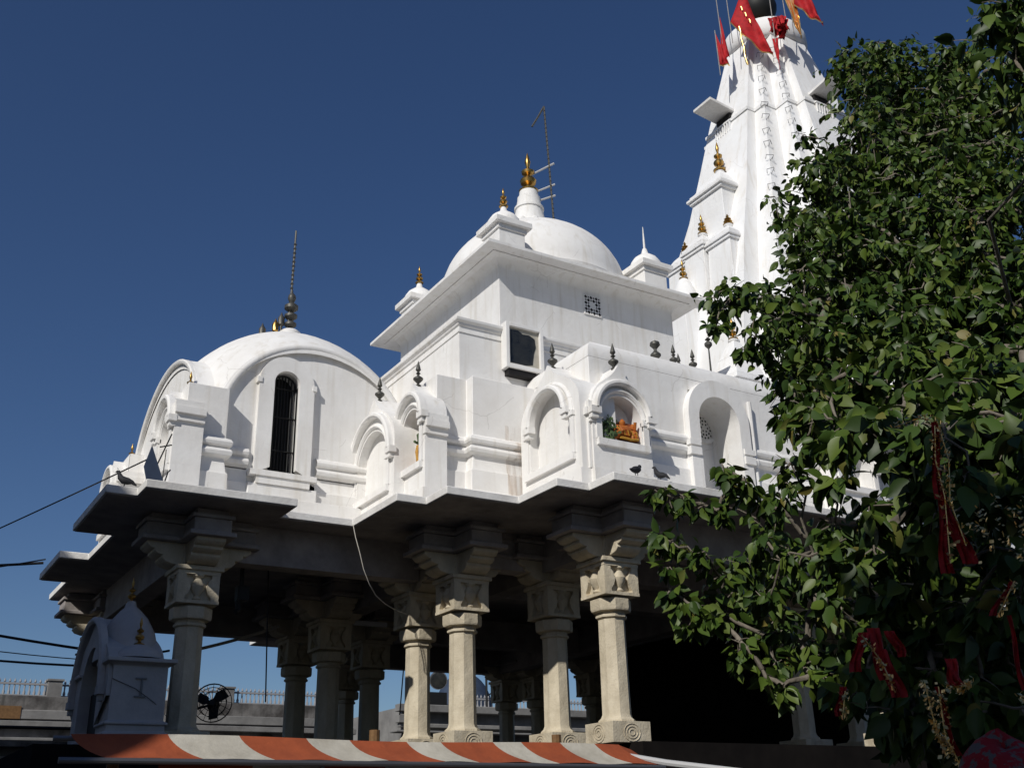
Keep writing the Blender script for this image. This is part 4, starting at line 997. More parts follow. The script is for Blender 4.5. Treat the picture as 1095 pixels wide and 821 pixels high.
# tall house added out of view at the left to cast shadow over the shrine
nh = thing("shadow_house", "unseen tall plastered house added left of the temple court to cast shadow", "house", (-11, 12, 0))
m_ = MB(); m_.box(-15, -7.5, 3.7, 21, 0, 14.6); m_.box(-15.1, -7.4, 3.6, 21.1, 14.6, 15.0); mk("wall", m_, M_HOUSE, nh)
for zf in (2.0, 5.5, 9.0, 12.0):
    for y in (6, 9, 12, 15, 18):
        m_ = MB(); m_.box(-7.52, -7.44, y, y+1.1, zf, zf+1.5); w_ = mk("window", m_, M_BROWN, nh)
        m_ = MB(); m_.box(-7.45, -7.43, y+.1, y+1.0, zf+.1, zf+1.4); mk("pane", m_, M_GLASS, w_)

nh = thing("shadow_house", "plain plastered house behind the viewer's left shoulder", "house", (-11, -8, 0))
m_ = MB(); m_.box(-14, -7.6, -15, -3.1, 0, 12.3); m_.box(-14.1, -7.5, -15.1, -3.0, 12.3, 12.6); mk("wall", m_, M_HOUSE, nh)  # added out of view so its shadow darkens the tree's lower right
for zf in (2.0, 5.5, 9.0):
    for y in (-13, -9, -5):
        m_ = MB(); m_.box(-7.62, -7.54, y, y+1.1, zf, zf+1.5); w_ = mk("window", m_, M_BROWN, nh)
        m_ = MB(); m_.box(-7.55, -7.53, y+.1, y+1.0, zf+.1, zf+1.4); mk("pane", m_, M_GLASS, w_)
# ------------------------------------------------------------------ the tree
CL = "7.34,5.72,6.54,0.22;5.27,4.9,2.88,0.13;4.41,3.67,2.13,0.12;7.27,5.53,6.18,0.19;8.24,4.9,7.01,0.22;4.89,4.93,2.9,0.15;7.41,5.34,6.32,0.24;6.99,4.96,5.6,0.2;7.7,6.29,7.54,0.26;4.19,2.95,2.9,0.12;5.07,4.45,2.56,0.14;7.82,5.13,7.03,0.22;5.27,4.87,3.23,0.16;4.38,3.04,3.45,0.1;8.22,4.86,6.78,0.22;4.21,3.09,3.35,0.11;6.76,5.21,5.45,0.22;4.35,3.16,2.08,0.12;4.83,4.21,3.48,0.13;5.23,5.02,2.67,0.14;4.44,3.2,2.38,0.1;10.08,5.26,9.23,0.26;8.39,6.1,8.01,0.28;5.39,4.98,4.34,0.15;4.23,2.66,2.86,0.12;4.62,3.88,3.57,0.11;4.83,3.23,2.73,0.11;6.29,5.51,5.89,0.19;9.1,6.27,9.58,0.3;5.8,4.9,4.91,0.18;9.74,5.66,9.26,0.27;8.82,6.51,9.66,0.31;4.29,2.88,2.91,0.09;4.53,3.88,2.84,0.11;4.77,3.56,1.99,0.12;4.41,3.07,2.56,0.1;4.94,3.46,2.96,0.12;7,4.08,5.07,0.19;7.51,4.26,5.86,0.18;4.36,3.6,2.3,0.12;6.98,4.47,5.03,0.19;4.48,3.56,2.68,0.12;6.62,4.53,4.98,0.15;8.89,5.64,8.83,0.26;4.51,4,2.22,0.13;9.1,5.4,8.33,0.22;5.94,5.43,5.34,0.17;5.3,4.41,4.32,0.14;4.81,3.42,3.74,0.12;6.12,4.16,4.53,0.16;6.82,4.1,5.07,0.18;5.7,4.35,4.53,0.14;5.46,4.71,4.46,0.13;4.5,3.52,2.38,0.12;8.62,4.75,7.31,0.24;4.64,3.45,2.3,0.12;9.54,6.32,9.85,0.28;4.73,3.35,2.04,0.12;5.73,5.1,4.95,0.16;7.09,5.57,6.62,0.23;5.1,4.83,2.44,0.15;8.47,5.14,7.5,0.26;4.31,3.54,3.07,0.13;7.43,6.12,7.01,0.2;8.36,6.34,8.39,0.22;10.12,5.28,9.76,0.24;6.76,4.34,5.23,0.18;4.88,4.34,2.71,0.14;4.78,3.86,2.03,0.14;4.45,3.28,3.28,0.12;6.87,5.9,6.66,0.22;5.61,5.38,5.23,0.17;5.5,4.3,4.34,0.12;4.43,3.18,3.16,0.12;7.14,6.17,7.06,0.18;4.47,2.88,3.2,0.11;4.81,3.62,2.67,0.14;4.55,3.28,2.54,0.09;4.48,3.4,3.08,0.1;8.18,5.28,7.54,0.26;8.85,5.66,8.47,0.28;6.95,5.62,6.25,0.23;4.2,2.95,3.21,0.11;8.32,5.7,7.49,0.2;6.18,5,5.16,0.2;9.58,5.36,8.6,0.28;7.47,6.08,7.64,0.25;5.87,3.85,4.36,0.15;5.29,3.22,3.79,0.11;6.66,4.58,5.19,0.15;5.18,5.2,3.39,0.15;6.82,4.58,5.49,0.17;6.26,5.52,5.54,0.15;4.77,3.14,2.45,0.13;6.81,4.18,4.91,0.19;4.32,2.77,2.79,0.1;4.75,3.76,2.9,0.12;4.76,3.94,3.78,0.13;4.52,2.79,3.11,0.12;4.86,3.92,2.26,0.13;8.94,5.92,8.74,0.3;4.73,3.25,2.33,0.13;8.2,4.68,6.55,0.19;9.42,5,8.23,0.26;10.67,5.57,11.12,0.35;10.3,5.15,10.68,0.26;4.44,3,2.04,0.09;9.19,4.98,8.37,0.21;4.79,3.37,2.78,0.14;7.79,5.68,6.98,0.2;4.84,3.64,2.54,0.12;3.91,2.69,2.96,0.11;4.52,3.25,2.21,0.13;6.82,4.25,5.1,0.18;5.16,5.35,3.21,0.18;4.89,3.3,3.75,0.12;7.28,4.25,5.62,0.18;8.84,5.43,8.16,0.28;7.64,5.46,7,0.2;4.99,4.45,4,0.15;6.34,5.38,5.55,0.17;4.68,3.43,2.76,0.11;4.5,3.36,2.16,0.13;8.24,4.73,7.04,0.18;5.27,3.37,3.81,0.13;6.5,4.85,5.4,0.19;8.29,5.93,8.45,0.23;6.09,4.57,4.9,0.14;6.7,5.24,5.6,0.16;7.74,5.08,6.64,0.2;7.96,5.95,7.36,0.22;4.71,3.58,2.97,0.12;6.48,3.83,4.5,0.15;5.49,5.29,3.64,0.18;8.24,6.16,8.45,0.28;6.01,4.29,4.62,0.17;9.95,5.35,9.96,0.29;6.44,3.98,4.57,0.15;8.93,5.11,7.83,0.21;4.7,3.9,2.99,0.14;6.32,4.65,5.12,0.18;8.16,5.73,7.83,0.22;7.25,5.36,5.99,0.23;7.57,4.94,6.03,0.22;5.13,4.4,4.12,0.12;7.82,4.84,6.32,0.22;4.79,3.8,2.59,0.13;10.6,5.34,10.36,0.33;5.68,5.77,5.59,0.19;5.18,4.59,4.24,0.15;7.04,4.45,5.55,0.17;7.9,6.16,7.79,0.27;4.24,2.67,3.16,0.11;4.43,3.46,3.37,0.13;4.74,3.19,3.56,0.14;8.71,5.97,8.55,0.23;5.12,4.82,3.8,0.14;8.61,5.32,7.43,0.21;9.15,5.04,7.9,0.23;7.09,4.68,5.27,0.17;5.02,4.3,3.92,0.15;5.9,5.26,4.86,0.16;10.53,5.51,10.59,0.29;6.79,4.82,5.73,0.18;5,5.07,2.51,0.13;8.73,6.21,9.51,0.23;7.63,4.78,6.38,0.24;4.9,5.39,2.91,0.15;5.57,5.17,4.27,0.15;4.93,4.12,2.56,0.14;8.4,4.64,6.94,0.18;4.27,2.84,3.22,0.09;6.27,4.96,4.99,0.2;5.57,4.07,4.29,0.17;7.14,4.34,5.4,0.17;6.08,4.99,4.87,0.17;4.49,3.46,3.48,0.14;7.86,5.32,6.59,0.18;7.37,5.52,6.59,0.19;6.84,5.72,6.24,0.2;7.83,5.49,6.77,0.23;4.47,2.84,3.34,0.13;6.13,5.62,5.16,0.21;9.14,6.28,9.23,0.31;4.1,3.01,2.86,0.1;7.01,4.09,5.23,0.2;6.51,5.23,5.65,0.21;7.13,4.21,4.94,0.15;9.73,5.86,9.67,0.23;4.47,3.46,2.11,0.13;8.44,5.72,7.88,0.2;4.55,3.64,3.02,0.11;8.14,5.19,6.98,0.24;7.69,5,6.3,0.24;8.77,6.4,9.17,0.28;5.87,5.73,5.63,0.19;5.22,5.04,3.14,0.13;9.71,5.54,8.94,0.25;4.85,3.24,2.93,0.11;5.49,4.44,4.27,0.14;7.61,5.19,6.69,0.25;4.96,3.73,3.91,0.13;4.95,4.37,3.26,0.14;5.79,5.43,4.9,0.15;6.08,3.68,4.23,0.16;4.76,5.08,2.65,0.16;8.09,5.89,8.06,0.28;4.71,3.87,2.83,0.11;5.01,4.52,2.41,0.13;4.25,2.77,2.98,0.12;4.48,3.76,2.62,0.11;6.19,5.78,5.7,0.19;4.65,3.13,2.18,0.11;7.13,4.81,5.89,0.16;5.26,3.31,3.89,0.15;6.59,4.69,5.08,0.19;4.94,4.48,3.85,0.14;5.49,5.05,4.57,0.15;9.45,5.16,8.84,0.26;5.1,4.89,3.68,0.14;4.89,3.15,2.7,0.12;6.65,5.8,5.95,0.19;4.35,2.67,3.3,0.11;8.75,5.69,8.21,0.21;5.03,4.27,3.23,0.12;6.78,4.51,5.28,0.16;9.22,5.55,8.76,0.28;7.88,4.71,6.17,0.19;4.4,2.9,2.5,0.11;4.48,3.54,3.63,0.11;4.47,3.41,3.2,0.12;7.27,5.71,6.96,0.22;4.3,3.5,3.47,0.13;6.3,5.38,5.38,0.21;4.21,2.87,3.26,0.12;6.65,5.52,5.9,0.22;8.03,5.7,7.5,0.24;5.04,4.42,3.11,0.14;4.84,3.3,2.52,0.14;4.62,3.99,2.11,0.14;8.09,6.1,7.79,0.27;7.24,4.49,5.8,0.2;8.65,5.84,8.25,0.21;5.17,3.58,3.98,0.16;10.45,5.26,10.53,0.27;3.93,2.79,3.2,0.12;4.46,3.46,2.26,0.13;6.14,5.33,5.05,0.21;8.04,6.4,8.23,0.23;7.85,4.65,6.38,0.2;6.04,5.68,5.3,0.15;4.86,3.21,2.33,0.1;6.73,5.52,6.3,0.18;5.38,5.43,3.75,0.15;4.82,4.17,2.37,0.14;4.67,3.05,3.46,0.12;9.21,6.14,9.33,0.25;7.53,6.41,7.55,0.2;7.99,4.57,6.63,0.22;9.63,6.03,9.68,0.27;4.91,5.35,3.11,0.16;4.74,4.14,3.69,0.15;4.61,3.53,3.66,0.1;5.13,3.33,3.87,0.15;6.48,5.31,5.52,0.2;9.45,5.78,9.25,0.24;6.88,5.92,6.45,0.23;4.64,3.17,1.96,0.11;4.92,3.43,2.16,0.11;7.07,5.33,6.22,0.23;8.57,4.74,6.82,0.19;5.12,5.17,2.71,0.14;7.59,4.63,5.81,0.17;8.16,5.02,6.91,0.25;4.98,3.77,2.92,0.14;4.74,3.48,3.67,0.11;9.07,5.37,8.04,0.22;4.91,4.43,2.94,0.15;4.55,2.95,2.73,0.1;9.17,6.55,9.66,0.28;9.74,5.18,9.27,0.25;4.8,3.71,2.01,0.11;4.11,2.5,3.13,0.11;4.2,3.15,3.29,0.09;7.68,4.39,5.69,0.21;8.12,5.16,7.28,0.21;8.62,5.37,7.8,0.24;5.93,4.36,4.67,0.14;6.68,4.43,4.91,0.15;4.39,3.21,2.82,0.13;7.11,5.6,6.14,0.23;6.79,4.71,5.57,0.2;8.42,6.43,7.34,0.38;8.38,6.49,6.94,0.36;8.96,5.36,7.38,0.38;5.94,6.06,3.14,0.28;8.31,5.94,6.86,0.32;7.84,5.5,6.04,0.32;8.67,6.99,8.24,0.37;5.51,3.75,3.92,0.21;9.42,5.48,7.55,0.38;4.78,3.48,3.6,0.17;7.71,6.03,6.14,0.34;5.72,4.16,2.19,0.22;5.61,5.34,2.7,0.25;5.67,4.16,2.59,0.18;8.87,6.57,8.32,0.38;5.86,5,4.11,0.2;5.22,3.53,2.88,0.17;6.19,5.25,3.27,0.21;5.62,3.95,2.86,0.21;6.25,4.31,3.34,0.21;8.12,5.44,5.76,0.26;10.58,6.59,10.27,0.47;5.66,4.96,2.44,0.2;6.92,6.34,5.92,0.26;6.22,5.14,4.77,0.23;6.58,4.6,4.57,0.27;6.85,4.59,4.87,0.24;8.28,5.01,5.84,0.33;7.13,5.45,5.2,0.29;6.53,5.62,5.04,0.23;5.24,4.13,2.57,0.17;6.98,6.31,5.67,0.26;8.62,6.68,7.52,0.34;9.73,5.96,8.3,0.39;5.44,4.41,3.47,0.18;8.52,7.13,7.88,0.4;8.31,5.23,6.07,0.28;5.15,3.74,3.49,0.2;6.42,5.11,4.74,0.25;5.77,4.45,2.84,0.21;6.01,4.38,2.9,0.22;9.05,5.81,8.1,0.36;9.27,6.3,8.2,0.37;6.9,5.6,5.49,0.29;10.55,5.99,9.44,0.36;7.05,4.57,4.86,0.27;7.43,5.1,5.66,0.26;5.77,5.73,3.63,0.27;8.19,5.5,6.21,0.32;8.09,5.03,5.58,0.31;5.27,4.12,3.03,0.17;6.22,5.21,4.52,0.26;5.83,4.71,2.42,0.19;10.31,6.87,9.77,0.47;5.18,3.55,2.38,0.16;5.79,4.06,3.04,0.24;7.99,5.93,7.13,0.31;5.51,4.18,2.69,0.2;5.37,3.74,3.49,0.22;5.86,4.28,2.46,0.23;6.19,6.39,3.45,0.28;5.89,3.95,4.11,0.24;9.82,5.92,8.82,0.36;9.19,6.65,8.2,0.37;6,5.43,4.45,0.26;7.81,6.66,6.59,0.35;6.04,4.57,2.35,0.2;6.42,4.12,4.37,0.23;7.59,5.56,5.97,0.28;9.55,6.74,9.39,0.35;7.49,5.73,5.72,0.33;7.82,6.12,6.32,0.35;8.64,5.6,7.31,0.35;5.88,4.47,3.37,0.22;6.74,4.9,4.97,0.29;7.37,4.54,5.01,0.24;9.76,5.55,8.44,0.4;9.01,6.21,8.3,0.36;7.66,5.59,6.27,0.34;8.43,5.51,6.62,0.3;5.76,4.85,4.39,0.23;8.37,5.21,6.57,0.28;5.79,4.53,2.77,0.22;6.71,6.03,5.09,0.28;8.02,4.95,6.12,0.32;8.61,6.81,8.38,0.32;5.15,3.24,3.52,0.16;5.24,3.59,3.76,0.18;8.3,5.38,5.89,0.34;6.05,5.24,4.45,0.24;6.32,5.74,5.04,0.3;4.79,3.21,3.38,0.16;6.96,5.55,5.32,0.24;6.89,4.97,4.92,0.29;8.5,5.16,6.2,0.33;6.69,5.56,5.28,0.27;4.83,3.71,3.66,0.17;8.33,6.31,7.3,0.31;7.37,6.27,6.67,0.31;8.73,6.02,7.39,0.33;5.75,3.72,3.86,0.19;6.68,6.02,5.38,0.25;10.26,7.03,10.1,0.39;7.93,6.5,6.5,0.33;5.75,4.43,2.26,0.19;9.24,6.36,8.57,0.41;9.2,5.94,7.69,0.35;9.09,5.87,7.2,0.32;5.42,5.3,3.17,0.26;10.4,5.92,9.41,0.45;6.03,4.91,4.47,0.25;8.69,5.83,7.31,0.32;6.14,4.67,4.4,0.21;6.28,5.5,3.64,0.25;9.72,6.92,9.3,0.46;5.77,4.82,3.12,0.2;5.41,4.45,2.88,0.23;7.77,5.35,6.29,0.26;6.69,4.26,4.48,0.23;7.15,5.03,5.27,0.27;10.21,6.66,9.46,0.44;8.09,5.41,5.89,0.31;9.96,6.07,9.53,0.42;8.74,5.25,6.66,0.38;5.56,4.32,4.13,0.22;8.33,6.43,7.67,0.35;5.91,4.76,4.09,0.24;7.37,6.43,6.05,0.34;5.6,3.79,3.77,0.22;7.44,6.22,6.31,0.32;9.04,6.36,8.26,0.4;5.15,3.48,2.52,0.2;8.93,5.56,6.69,0.3;10.03,6.69,9.28,0.36;6.15,4.34,4.42,0.24;4.77,3.35,3.5,0.2;5.56,4.29,2.44,0.2;6.48,5.59,5.17,0.26;7.55,6.29,6.95,0.32;6.2,5.35,2.64,0.2;5.2,3.37,3.67,0.19;9.58,5.48,7.56,0.36;7.77,6.46,6.38,0.27;10.06,6.13,9.65,0.45;5.48,3.85,2.28,0.19;8.1,6,6.86,0.37;8.83,5.36,6.57,0.3;9.2,5.57,7.53,0.4;5.83,4.39,3.14,0.22;10.29,6.12,9.07,0.38;5.72,5.08,3.18,0.21;10.08,7.21,10.62,0.46;5.6,4.14,3.9,0.21;9.77,6.27,8.51,0.34;9.85,6.21,8.87,0.35;7.09,5.31,5.36,0.25;7.92,5.24,5.46,0.31;5.47,3.99,3.06,0.21;7.94,6.14,6.51,0.31;5.74,3.05,6.51,0.2;5.77,2.99,6.31,0.2;5.73,3.07,6.11,0.2;5.74,3.04,5.88,0.2;5.8,2.94,6.06,0.2;5.7,3.13,6.38,0.2;4.82,5.88,3.86,0.08;4.89,5.82,3.81,0.1;4.98,5.74,3.79,0.1;5.08,5.66,3.73,0.1;5.13,5.57,3.67,0.1;5.17,5.52,4,0.08;5.19,5.43,3.91,0.09;5.22,5.34,3.83,0.09;4.56,5.55,3.4,0.06;4.61,5.47,3.35,0.08;4.66,5.36,3.28,0.08;4.71,5.27,3.24,0.08;4.58,5.5,3.03,0.06;4.62,5.43,2.97,0.08;4.66,5.34,2.9,0.08;4.62,5.4,2.78,0.06;4.58,5.51,3.19,0.05;5.78,6.04,5.77,0.11;5.9,5.98,5.81,0.11;6.01,5.9,5.82,0.11;6.11,5.82,5.82,0.12;5.55,5.83,5.35,0.08;5.56,5.57,5.01,0.07;5.68,5.54,5.12,0.09;7.02,6.33,7.26,0.14;6.84,6.12,6.85,0.15;7.83,6.61,8.44,0.14;7.59,6.41,7.93,0.14;8.76,6.67,9.8,0.21;8.9,6.62,9.98,0.19;8.65,6.56,9.39,0.16;8.33,6.34,8.66,0.15;9.16,6.4,10.1,0.18;9.25,6.25,9.99,0.17;9.54,5.77,9.74,0.17;9.62,5.57,9.56,0.17;4.7,5.25,2.81,0.08;4.76,5.1,2.6,0.08;4.81,4.97,2.47,0.08;4.85,4.85,2.36,0.08;4.83,4.2,3.11,0.08;4.87,4.35,3.07,0.08;4.93,4.74,3.16,0.09;6.06,5.45,5.39,0.13;6.08,5.65,5.62,0.12"
CL = [tuple(float(v) for v in t.split(',')) for t in CL.split(';')]
tree = thing("leafy_tree", "large dark green broadleaf tree hung with red and gold votive cloths at the right", "tree", (6.95, 4.35, 0))
rng = np.random.default_rng(5)
trunk_pts = [(6.95,4.2,0),(6.9,4.25,1.2),(6.88,4.3,2.6),(7.05,4.35,4.0),(7.45,4.55,5.2),(8.1,5.0,6.5),(8.8,5.5,7.7),(9.5,6.05,8.8)]
trunk_r = [.30,.26,.22,.17,.12,.09,.065,.04]
m_ = MB(); m_.tube(trunk_pts, trunk_r, 14); mk("trunk", m_, M_BARK, tree, 60)
nodes = [Vector(p) for p in trunk_pts[2:]]; par = [-1]*len(nodes); NT = len(nodes)
cl = sorted(CL, key=lambda c: min((Vector(c[:3]) - n_).length for n_ in nodes))
for c in cl:
    p = Vector(c[:3]); best, bi = 1e9, 0
    for i, n_ in enumerate(nodes):
        d = (p - n_).length + (0.25 if i < NT else 0) + (0.35 if n_.z > p.z + .3 else 0)
        if d < best: best, bi = d, i
    nodes.append(p); par.append(bi)
cnt = [1]*len(nodes)
for i in range(len(nodes)-1, NT-1, -1):
    if par[i] >= 0: cnt[par[i]] += cnt[i]
m_ = MB()
for i in range(NT, len(nodes)):
    a, b_ = nodes[par[i]], nodes[i]; L = (b_-a).length
    j = Vector(rng.normal(0, .06*L, 3)); j2 = Vector(rng.normal(0, .06*L, 3))
    r1 = min(.075, .0042*math.sqrt(cnt[i]) + .002); r0 = min(.09, r1*1.25)
    m_.tube([a, a.lerp(b_, .33)+j, a.lerp(b_, .68)+j2+Vector((0,0,-.03*L)), b_], [r0, (r0*2+r1)/3, (r0+2*r1)/3, r1*.8], 6)
mk("limbs", m_, M_BARK, tree, 60)
# leaves: folded pointed ovals on short twigs
lp, lt, tw = [], [], MB()
for (cx_, cy_, cz_, r_) in CL:
    nt = max(4, int(20*(r_/.3)**1.7))
    for t in range(nt):
        d = rng.normal(0, 1, 3); d[2] = d[2]*.8 - .15; d /= np.linalg.norm(d)
        ln = r_*rng.uniform(.6, 1.25); base = np.array((cx_, cy_, cz_)) + rng.normal(0, r_*.22, 3)
        bend = np.array((0, 0, -.22*ln)); k = rng.integers(5, 9)
        tip = base + d*ln + bend
        if t % 2 == 0: tw.tube([base, base + d*ln*.5 + bend*.2, tip], [.006, .004, .002], 3)
        for q_ in range(k):
            f = (q_+1)/k; p = base + d*ln*f + bend*f*f
            sd = np.cross(d, rng.normal(0, 1, 3)); sd /= np.linalg.norm(sd) + 1e-9
            ax = d*.45 + sd*.75 + np.array((0, 0, -.85)) + rng.normal(0, .28, 3); ax /= np.linalg.norm(ax)
            nm = np.array((-.22,-.28,.45)) + rng.normal(0, .60, 3); nm -= ax*nm.dot(ax); nm /= np.linalg.norm(nm) + 1e-9
            lp.append((p + sd*.012, ax, nm, rng.uniform(.06, .125)*(1.18 if cy_ < 4.6 else 1.0)*(0.8 if f > .9 else 1)))
N = len(lp)
Pp = np.array([l[0] for l in lp]); A = np.array([l[1] for l in lp]); Nn = np.array([l[2] for l in lp]); Ls = np.array([l[3] for l in lp])[:, None]
Bv = np.cross(A, Nn)
wd = rng.uniform(.52, .70, (N, 1)); fold = rng.uniform(.08, .30, (N, 1)); curl = rng.uniform(-.02, .16, (N, 1))
def pt(a, w, side): return Pp + A*Ls*(a+.12) + Bv*Ls*wd*w*side + Nn*Ls*(fold*abs(w)*1.0 - curl*a*a*1.6)
am = [0, .10, .26, .46, .66, .84, 1.06]; aw_ = [0, .27, .45, .49, .40, .21, 0]
cols_ = [pt(a, 0, 1) for a in am] + [pt(am[i], aw_[i], 1) for i in range(1, 6)] + [pt(am[i], aw_[i], -1) for i in range(1, 6)]
V = np.stack(cols_, axis=1).reshape(-1, 3); NVL = 17
fq = [(0,1,7,7),(0,12,1,1)]
tri = [(0,1,7),(0,12,1),(5,6,11),(5,16,6)]
qd = [(i, i+1, 7+i, 6+i) for i in range(1, 5)] + [(i, 11+i, 12+i, i+1) for i in range(1, 5)]
base_ = np.arange(N)[:, None, None]*NVL
FT = (base_ + np.array(tri)[None]).reshape(-1); FQ = (base_ + np.array(qd)[None]).reshape(-1)
V = V - np.array(tree['_o'])
me = bpy.data.meshes.new("crown"); me.vertices.add(len(V)); me.vertices.foreach_set("co", V.reshape(-1).astype(np.float32))
me.loops.add(len(FT)+len(FQ)); me.loops.foreach_set("vertex_index", np.concatenate([FT, FQ]).astype(np.int32))
nt_, nq_ = len(FT)//3, len(FQ)//4
me.polygons.add(nt_+nq_); me.polygons.foreach_set("loop_start", np.concatenate([np.arange(nt_)*3, len(FT)+np.arange(nq_)*4]).astype(np.int32))
me.polygons.foreach_set("use_smooth", np.ones(nt_+nq_, dtype=bool)); me.update(calc_edges=True)
ml = bpy.data.materials.new("leaf"); ml.use_nodes = True
n = ml.node_tree.nodes; l = ml.node_tree.links; b = n["Principled BSDF"]
ge = n.new("ShaderNodeNewGeometry"); rp = n.new("ShaderNodeValToRGB"); l.new(ge.outputs["Random Per Island"], rp.inputs[0])
E_ = rp.color_ramp.elements; E_[0].position = 0; E_[0].color = (.020,.042,.008,1); E_[1].position = .55; E_[1].color = (.044,.080,.012,1)
e_ = E_.new(.86); e_.color = (.085,.125,.018,1); e_ = E_.new(.97); e_.color = (.085,.115,.028,1); e_ = E_.new(1.0); e_.color = (.16,.13,.03,1)
l.new(rp.outputs[0], b.inputs["Base Color"]); b.inputs["Roughness"].default_value = .46; b.inputs["Specular IOR Level"].default_value = .25
tr = n.new("ShaderNodeBsdfTranslucent"); tr.inputs[0].default_value = (.06,.11,.02,1); mxs = n.new("ShaderNodeMixShader"); mxs.inputs[0].default_value = .07
l.new(b.outputs[0], mxs.inputs[1]); l.new(tr.outputs[0], mxs.inputs[2]); l.new(mxs.outputs[0], n["Material Output"].inputs[0])
me.materials.append(ml)
cr = bpy.data.objects.new("crown", me); COL.objects.link(cr); cr.parent = tree
mk("twigs", tw, M_BARK, tree, 60)
print("leaves", N)

# ------------------------------------------------------------------ votive cloths and tinsel on the tree
GG = "votive cloths and tinsel tied to the tree"
def strand(mb, pts, r_=.012, n=40, seed=0):
    rnd = random.Random(seed); pts = [Vector(p) for p in pts]
    for k in range(n):
        t = rnd.random()*(len(pts)-1); i = min(int(t), len(pts)-2); p = pts[i].lerp(pts[i+1], t-i) + Vector((rnd.gauss(0,r_), rnd.gauss(0,r_), rnd.gauss(0,r_)))
        a = Vector((rnd.gauss(0,1), rnd.gauss(0,1), rnd.gauss(0,1))).normalized()*rnd.uniform(.005,.012); b_ = a.orthogonal()*.8
        mb.add([p-a, p+b_, p+a, p-b_], [(0,1,2,3)])
VK = .80
def vs_(p): return Vector((p[0]*VK, p[1]*VK, 1.6 + (p[2]-1.6)*VK))
def votive(label, loc, clothes=(), strands=(), cat="votive cloth", tin=M_TINSEL):
    loc = tuple(vs_(loc)); clothes = [(vs_(a), vs_(b_), w0, w1) for a, b_, w0, w1 in clothes]; strands = [([vs_(p) for p in q_], n_) for q_, n_ in strands]
    o = thing("votive_cloth" if clothes else "tinsel_garland", label, cat, loc, GG)
    if clothes:
        m_ = MB()
        for k, (a, b_, w0, w1) in enumerate(clothes): cloth_strip(m_, a, b_, w0*.55, w1*.6, 16, .012, (.85,-.52,0), k+3, 5)
        mk("cloth", m_, M_CHUN, o, 70)
    if strands:
        m_ = MB()
        for k, (pts, n_) in enumerate(strands):
            strand(m_, pts, .010, int(n_*(1.6 if clothes else .8)), k)
            if clothes: m_.tube(pts, .0025, 4)
        mk("tinsel", m_, tin, o, 30)
V_ = lambda *p: Vector(p)
votive("longest red cloth with gold edging hanging from a twig, right of centre in the crown", (4.4,3.15,3.45),
       [((4.36,3.14,3.40),(4.36,3.18,3.02),.05,.07),((4.36,3.18,3.02),(4.34,3.2,2.66),.05,.08),((4.36,3.17,3.02),(4.42,3.14,2.70),.05,.10)],
       [([(4.20,3.25,3.38),(4.30,3.18,3.42),(4.37,3.13,3.40),(4.39,3.12,3.2),(4.37,3.14,3.0),(4.40,3.12,2.78)], 110), ([(4.36,3.14,3.38),(4.33,3.15,3.2),(4.35,3.15,3.02),(4.33,3.17,2.7)], 80)])
votive("gold tinsel loop hanging at the far right edge of the crown", (4.5,2.95,2.9), (), [([(4.49,2.98,3.0),(4.49,2.98,2.78),(4.53,2.93,2.70),(4.58,2.88,2.78),(4.56,2.89,2.98)], 110), ([(4.53,2.93,2.95),(4.54,2.92,2.80),(4.56,2.9,2.84)], 40)], "garland")
votive("bunched bright red cloth at the lower left of the crown, largest red one there", (4.1,3.55,2.35),
       [((4.08,3.52,2.42),(4.02,3.55,2.24),.08,.07),((4.12,3.5,2.44),(4.14,3.48,2.20),.09,.08),((4.14,3.48,2.34),(4.16,3.45,2.12),.07,.10),((4.16,3.44,2.42),(4.20,3.42,2.30),.07,.06)], [([(4.04,3.5,2.4),(4.1,3.46,2.28),(4.14,3.44,2.14)], 40)])
votive("small red scrap dangling below the bunched red cloth", (4.0,3.65,2.14), [((4.0,3.62,2.18),(3.97,3.64,2.05),.05,.04)], [([(4.0,3.61,2.16),(3.97,3.62,2.04)], 24)])
votive("gold and silver tinsel strip with a red ribbon, lowest of the cloths", (4.3,3.35,2.1), [((4.29,3.33,2.16),(4.33,3.30,1.86),.03,.03)], [([(4.25,3.36,2.18),(4.26,3.35,2.0),(4.28,3.33,1.86)], 90), ([(4.29,3.32,2.16),(4.28,3.32,1.95),(4.33,3.29,1.78)], 70)])
votive("red cloth with glittering hem near the bottom of the crown", (4.35,3.28,2.2), [((4.34,3.27,2.28),(4.35,3.26,2.16),.08,.09)], [([(4.31,3.29,2.16),(4.36,3.25,2.15),(4.40,3.22,2.18)], 40)])
votive("red ribbon tied to a slanting twig at the right", (4.5,3.05,2.55), [((4.52,3.0,2.60),(4.44,3.08,2.45),.05,.04)], [([(4.52,2.99,2.6),(4.44,3.06,2.44)], 22)])
votive("thin dark red ribbon ending in a gold tassel at the lower right", (4.5,3.05,2.3), [((4.5,3.04,2.45),(4.5,3.03,2.12),.03,.035)], [([(4.48,3.05,2.1),(4.53,3.0,2.06),(4.56,2.97,1.98)], 50)])
votive("gold tinsel strands hanging in the gap right of the longest red cloth", (4.5,3.05,2.85), (), [([(4.47,3.06,2.96),(4.48,3.05,2.74)], 40), ([(4.43,3.09,2.9),(4.43,3.09,2.68)], 26)], "garland")

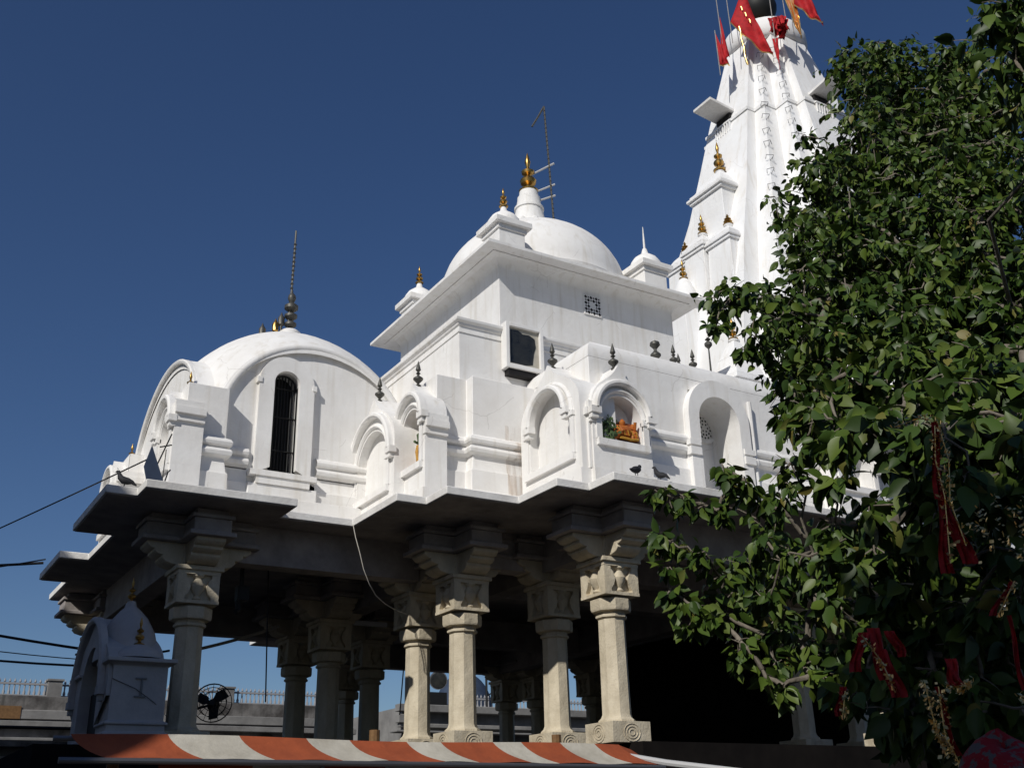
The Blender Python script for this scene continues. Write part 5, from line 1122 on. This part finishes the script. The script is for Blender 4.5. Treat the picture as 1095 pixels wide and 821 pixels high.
# ------------------------------------------------------------------ a person in a red printed scarf at the lower right corner
pe = thing("person", "person in a red printed head scarf at the bottom right corner", "person", (2.45, 1.73, 0))
bx_, by_ = 2.45, 1.73
hd = Vector((.5,.86,0)).normalized(); sdv = Vector((hd.y,-hd.x,0))
def Q(f, s_, z): return Vector((bx_, by_, z)) + hd*f + sdv*s_
J = [Q(0,0,.95),Q(0,0,1.15),Q(0,0,1.36),Q(0,0,1.46),Q(.01,0,1.54),Q(.02,0,1.63),Q(.02,0,1.72),
     Q(0,.10,.90),Q(.02,.11,.48),Q(0,.11,.07),Q(.14,.13,.03), Q(0,-.10,.90),Q(.02,-.11,.48),Q(0,-.11,.07),Q(.14,-.13,.03),
     Q(0,.17,1.38),Q(-.02,.22,1.12),Q(.10,.22,.90),Q(.16,.21,.82), Q(0,-.17,1.38),Q(-.02,-.22,1.12),Q(.10,-.22,.90),Q(.16,-.21,.82)]
ED = [(0,1),(1,2),(2,3),(3,4),(4,5),(5,6),(0,7),(7,8),(8,9),(9,10),(0,11),(11,12),(12,13),(13,14),(2,15),(15,16),(16,17),(17,18),(2,19),(19,20),(20,21),(21,22)]
RD = [.15,.13,.14,.07,.055,.085,.07,.10,.07,.05,.04,.10,.07,.05,.04,.06,.045,.035,.03,.06,.045,.035,.03]
me = bpy.data.meshes.new("body"); me.from_pydata([tuple(p - Vector((bx_,by_,0))) for p in J], ED, [])
bo = bpy.data.objects.new("body", me); COL.objects.link(bo); bo.parent = pe; me.materials.append(M_KURTA)
sk_ = bo.modifiers.new("skin", 'SKIN'); lay = me.skin_vertices[0].data
for i, r_ in enumerate(RD): lay[i].radius = (r_, r_)
lay[0].use_root = True
bo.modifiers.new("sub", 'SUBSURF').levels = 2; bo.modifiers["sub"].render_levels = 2
m_ = MB(); rows = []
for i in range(15):
    t = i/14; row = []
    for k in range(29):
        a = 2*math.pi*k/28
        r_ = .118*math.sin(min(1, .05+t*1.9)*math.pi/2)
        z = 1.80 - .02 - .20*(1-math.cos(min(1, t*1.6)*math.pi/2)) - max(0, t-.55)*.62
        r_ *= 1 + max(0, t-.5)*1.5; r_ += (.012*math.sin(a*5+t*7) + .006*math.sin(a*11-t*13))*min(1, t*1.6); z += .012*math.sin(a*3+1)*t + (.025*math.cos(a) if t < .6 else 0)
        row.append(Q(.02 + r_*math.cos(a)*1.08, r_*math.sin(a), z))
    rows.append(row)
m_.grid(rows); m_.add([r_ for r_ in rows[0][:-1]], [tuple(range(28))])
M_SCARF = mat("printed_red_scarf", (.24,.008,.012), .85, col2=(.10,.085,.08), scale=26, lo=.50, hi=.54, bump=.4, bscale=40)
sc = mk("head_scarf", m_, M_SCARF, pe, 70); so = sc.modifiers.new("thick", 'SOLIDIFY'); so.thickness = .004
m_ = MB()
m_.lathe([(.02,1.54),(.06,1.57),(.074,1.62),(.074,1.67),(.055,1.71),(.02,1.73)], bx_+hd.x*.03, by_+hd.y*.03, 16)
m_.tube([Q(.10,0,1.68),Q(.125,0,1.655),Q(.105,0,1.645)], [.008,.014,.01], 6); mk("face", m_, M_SKIN, pe, 60)

for o in list(bpy.data.objects):
    if '_o' in o: del o['_o']
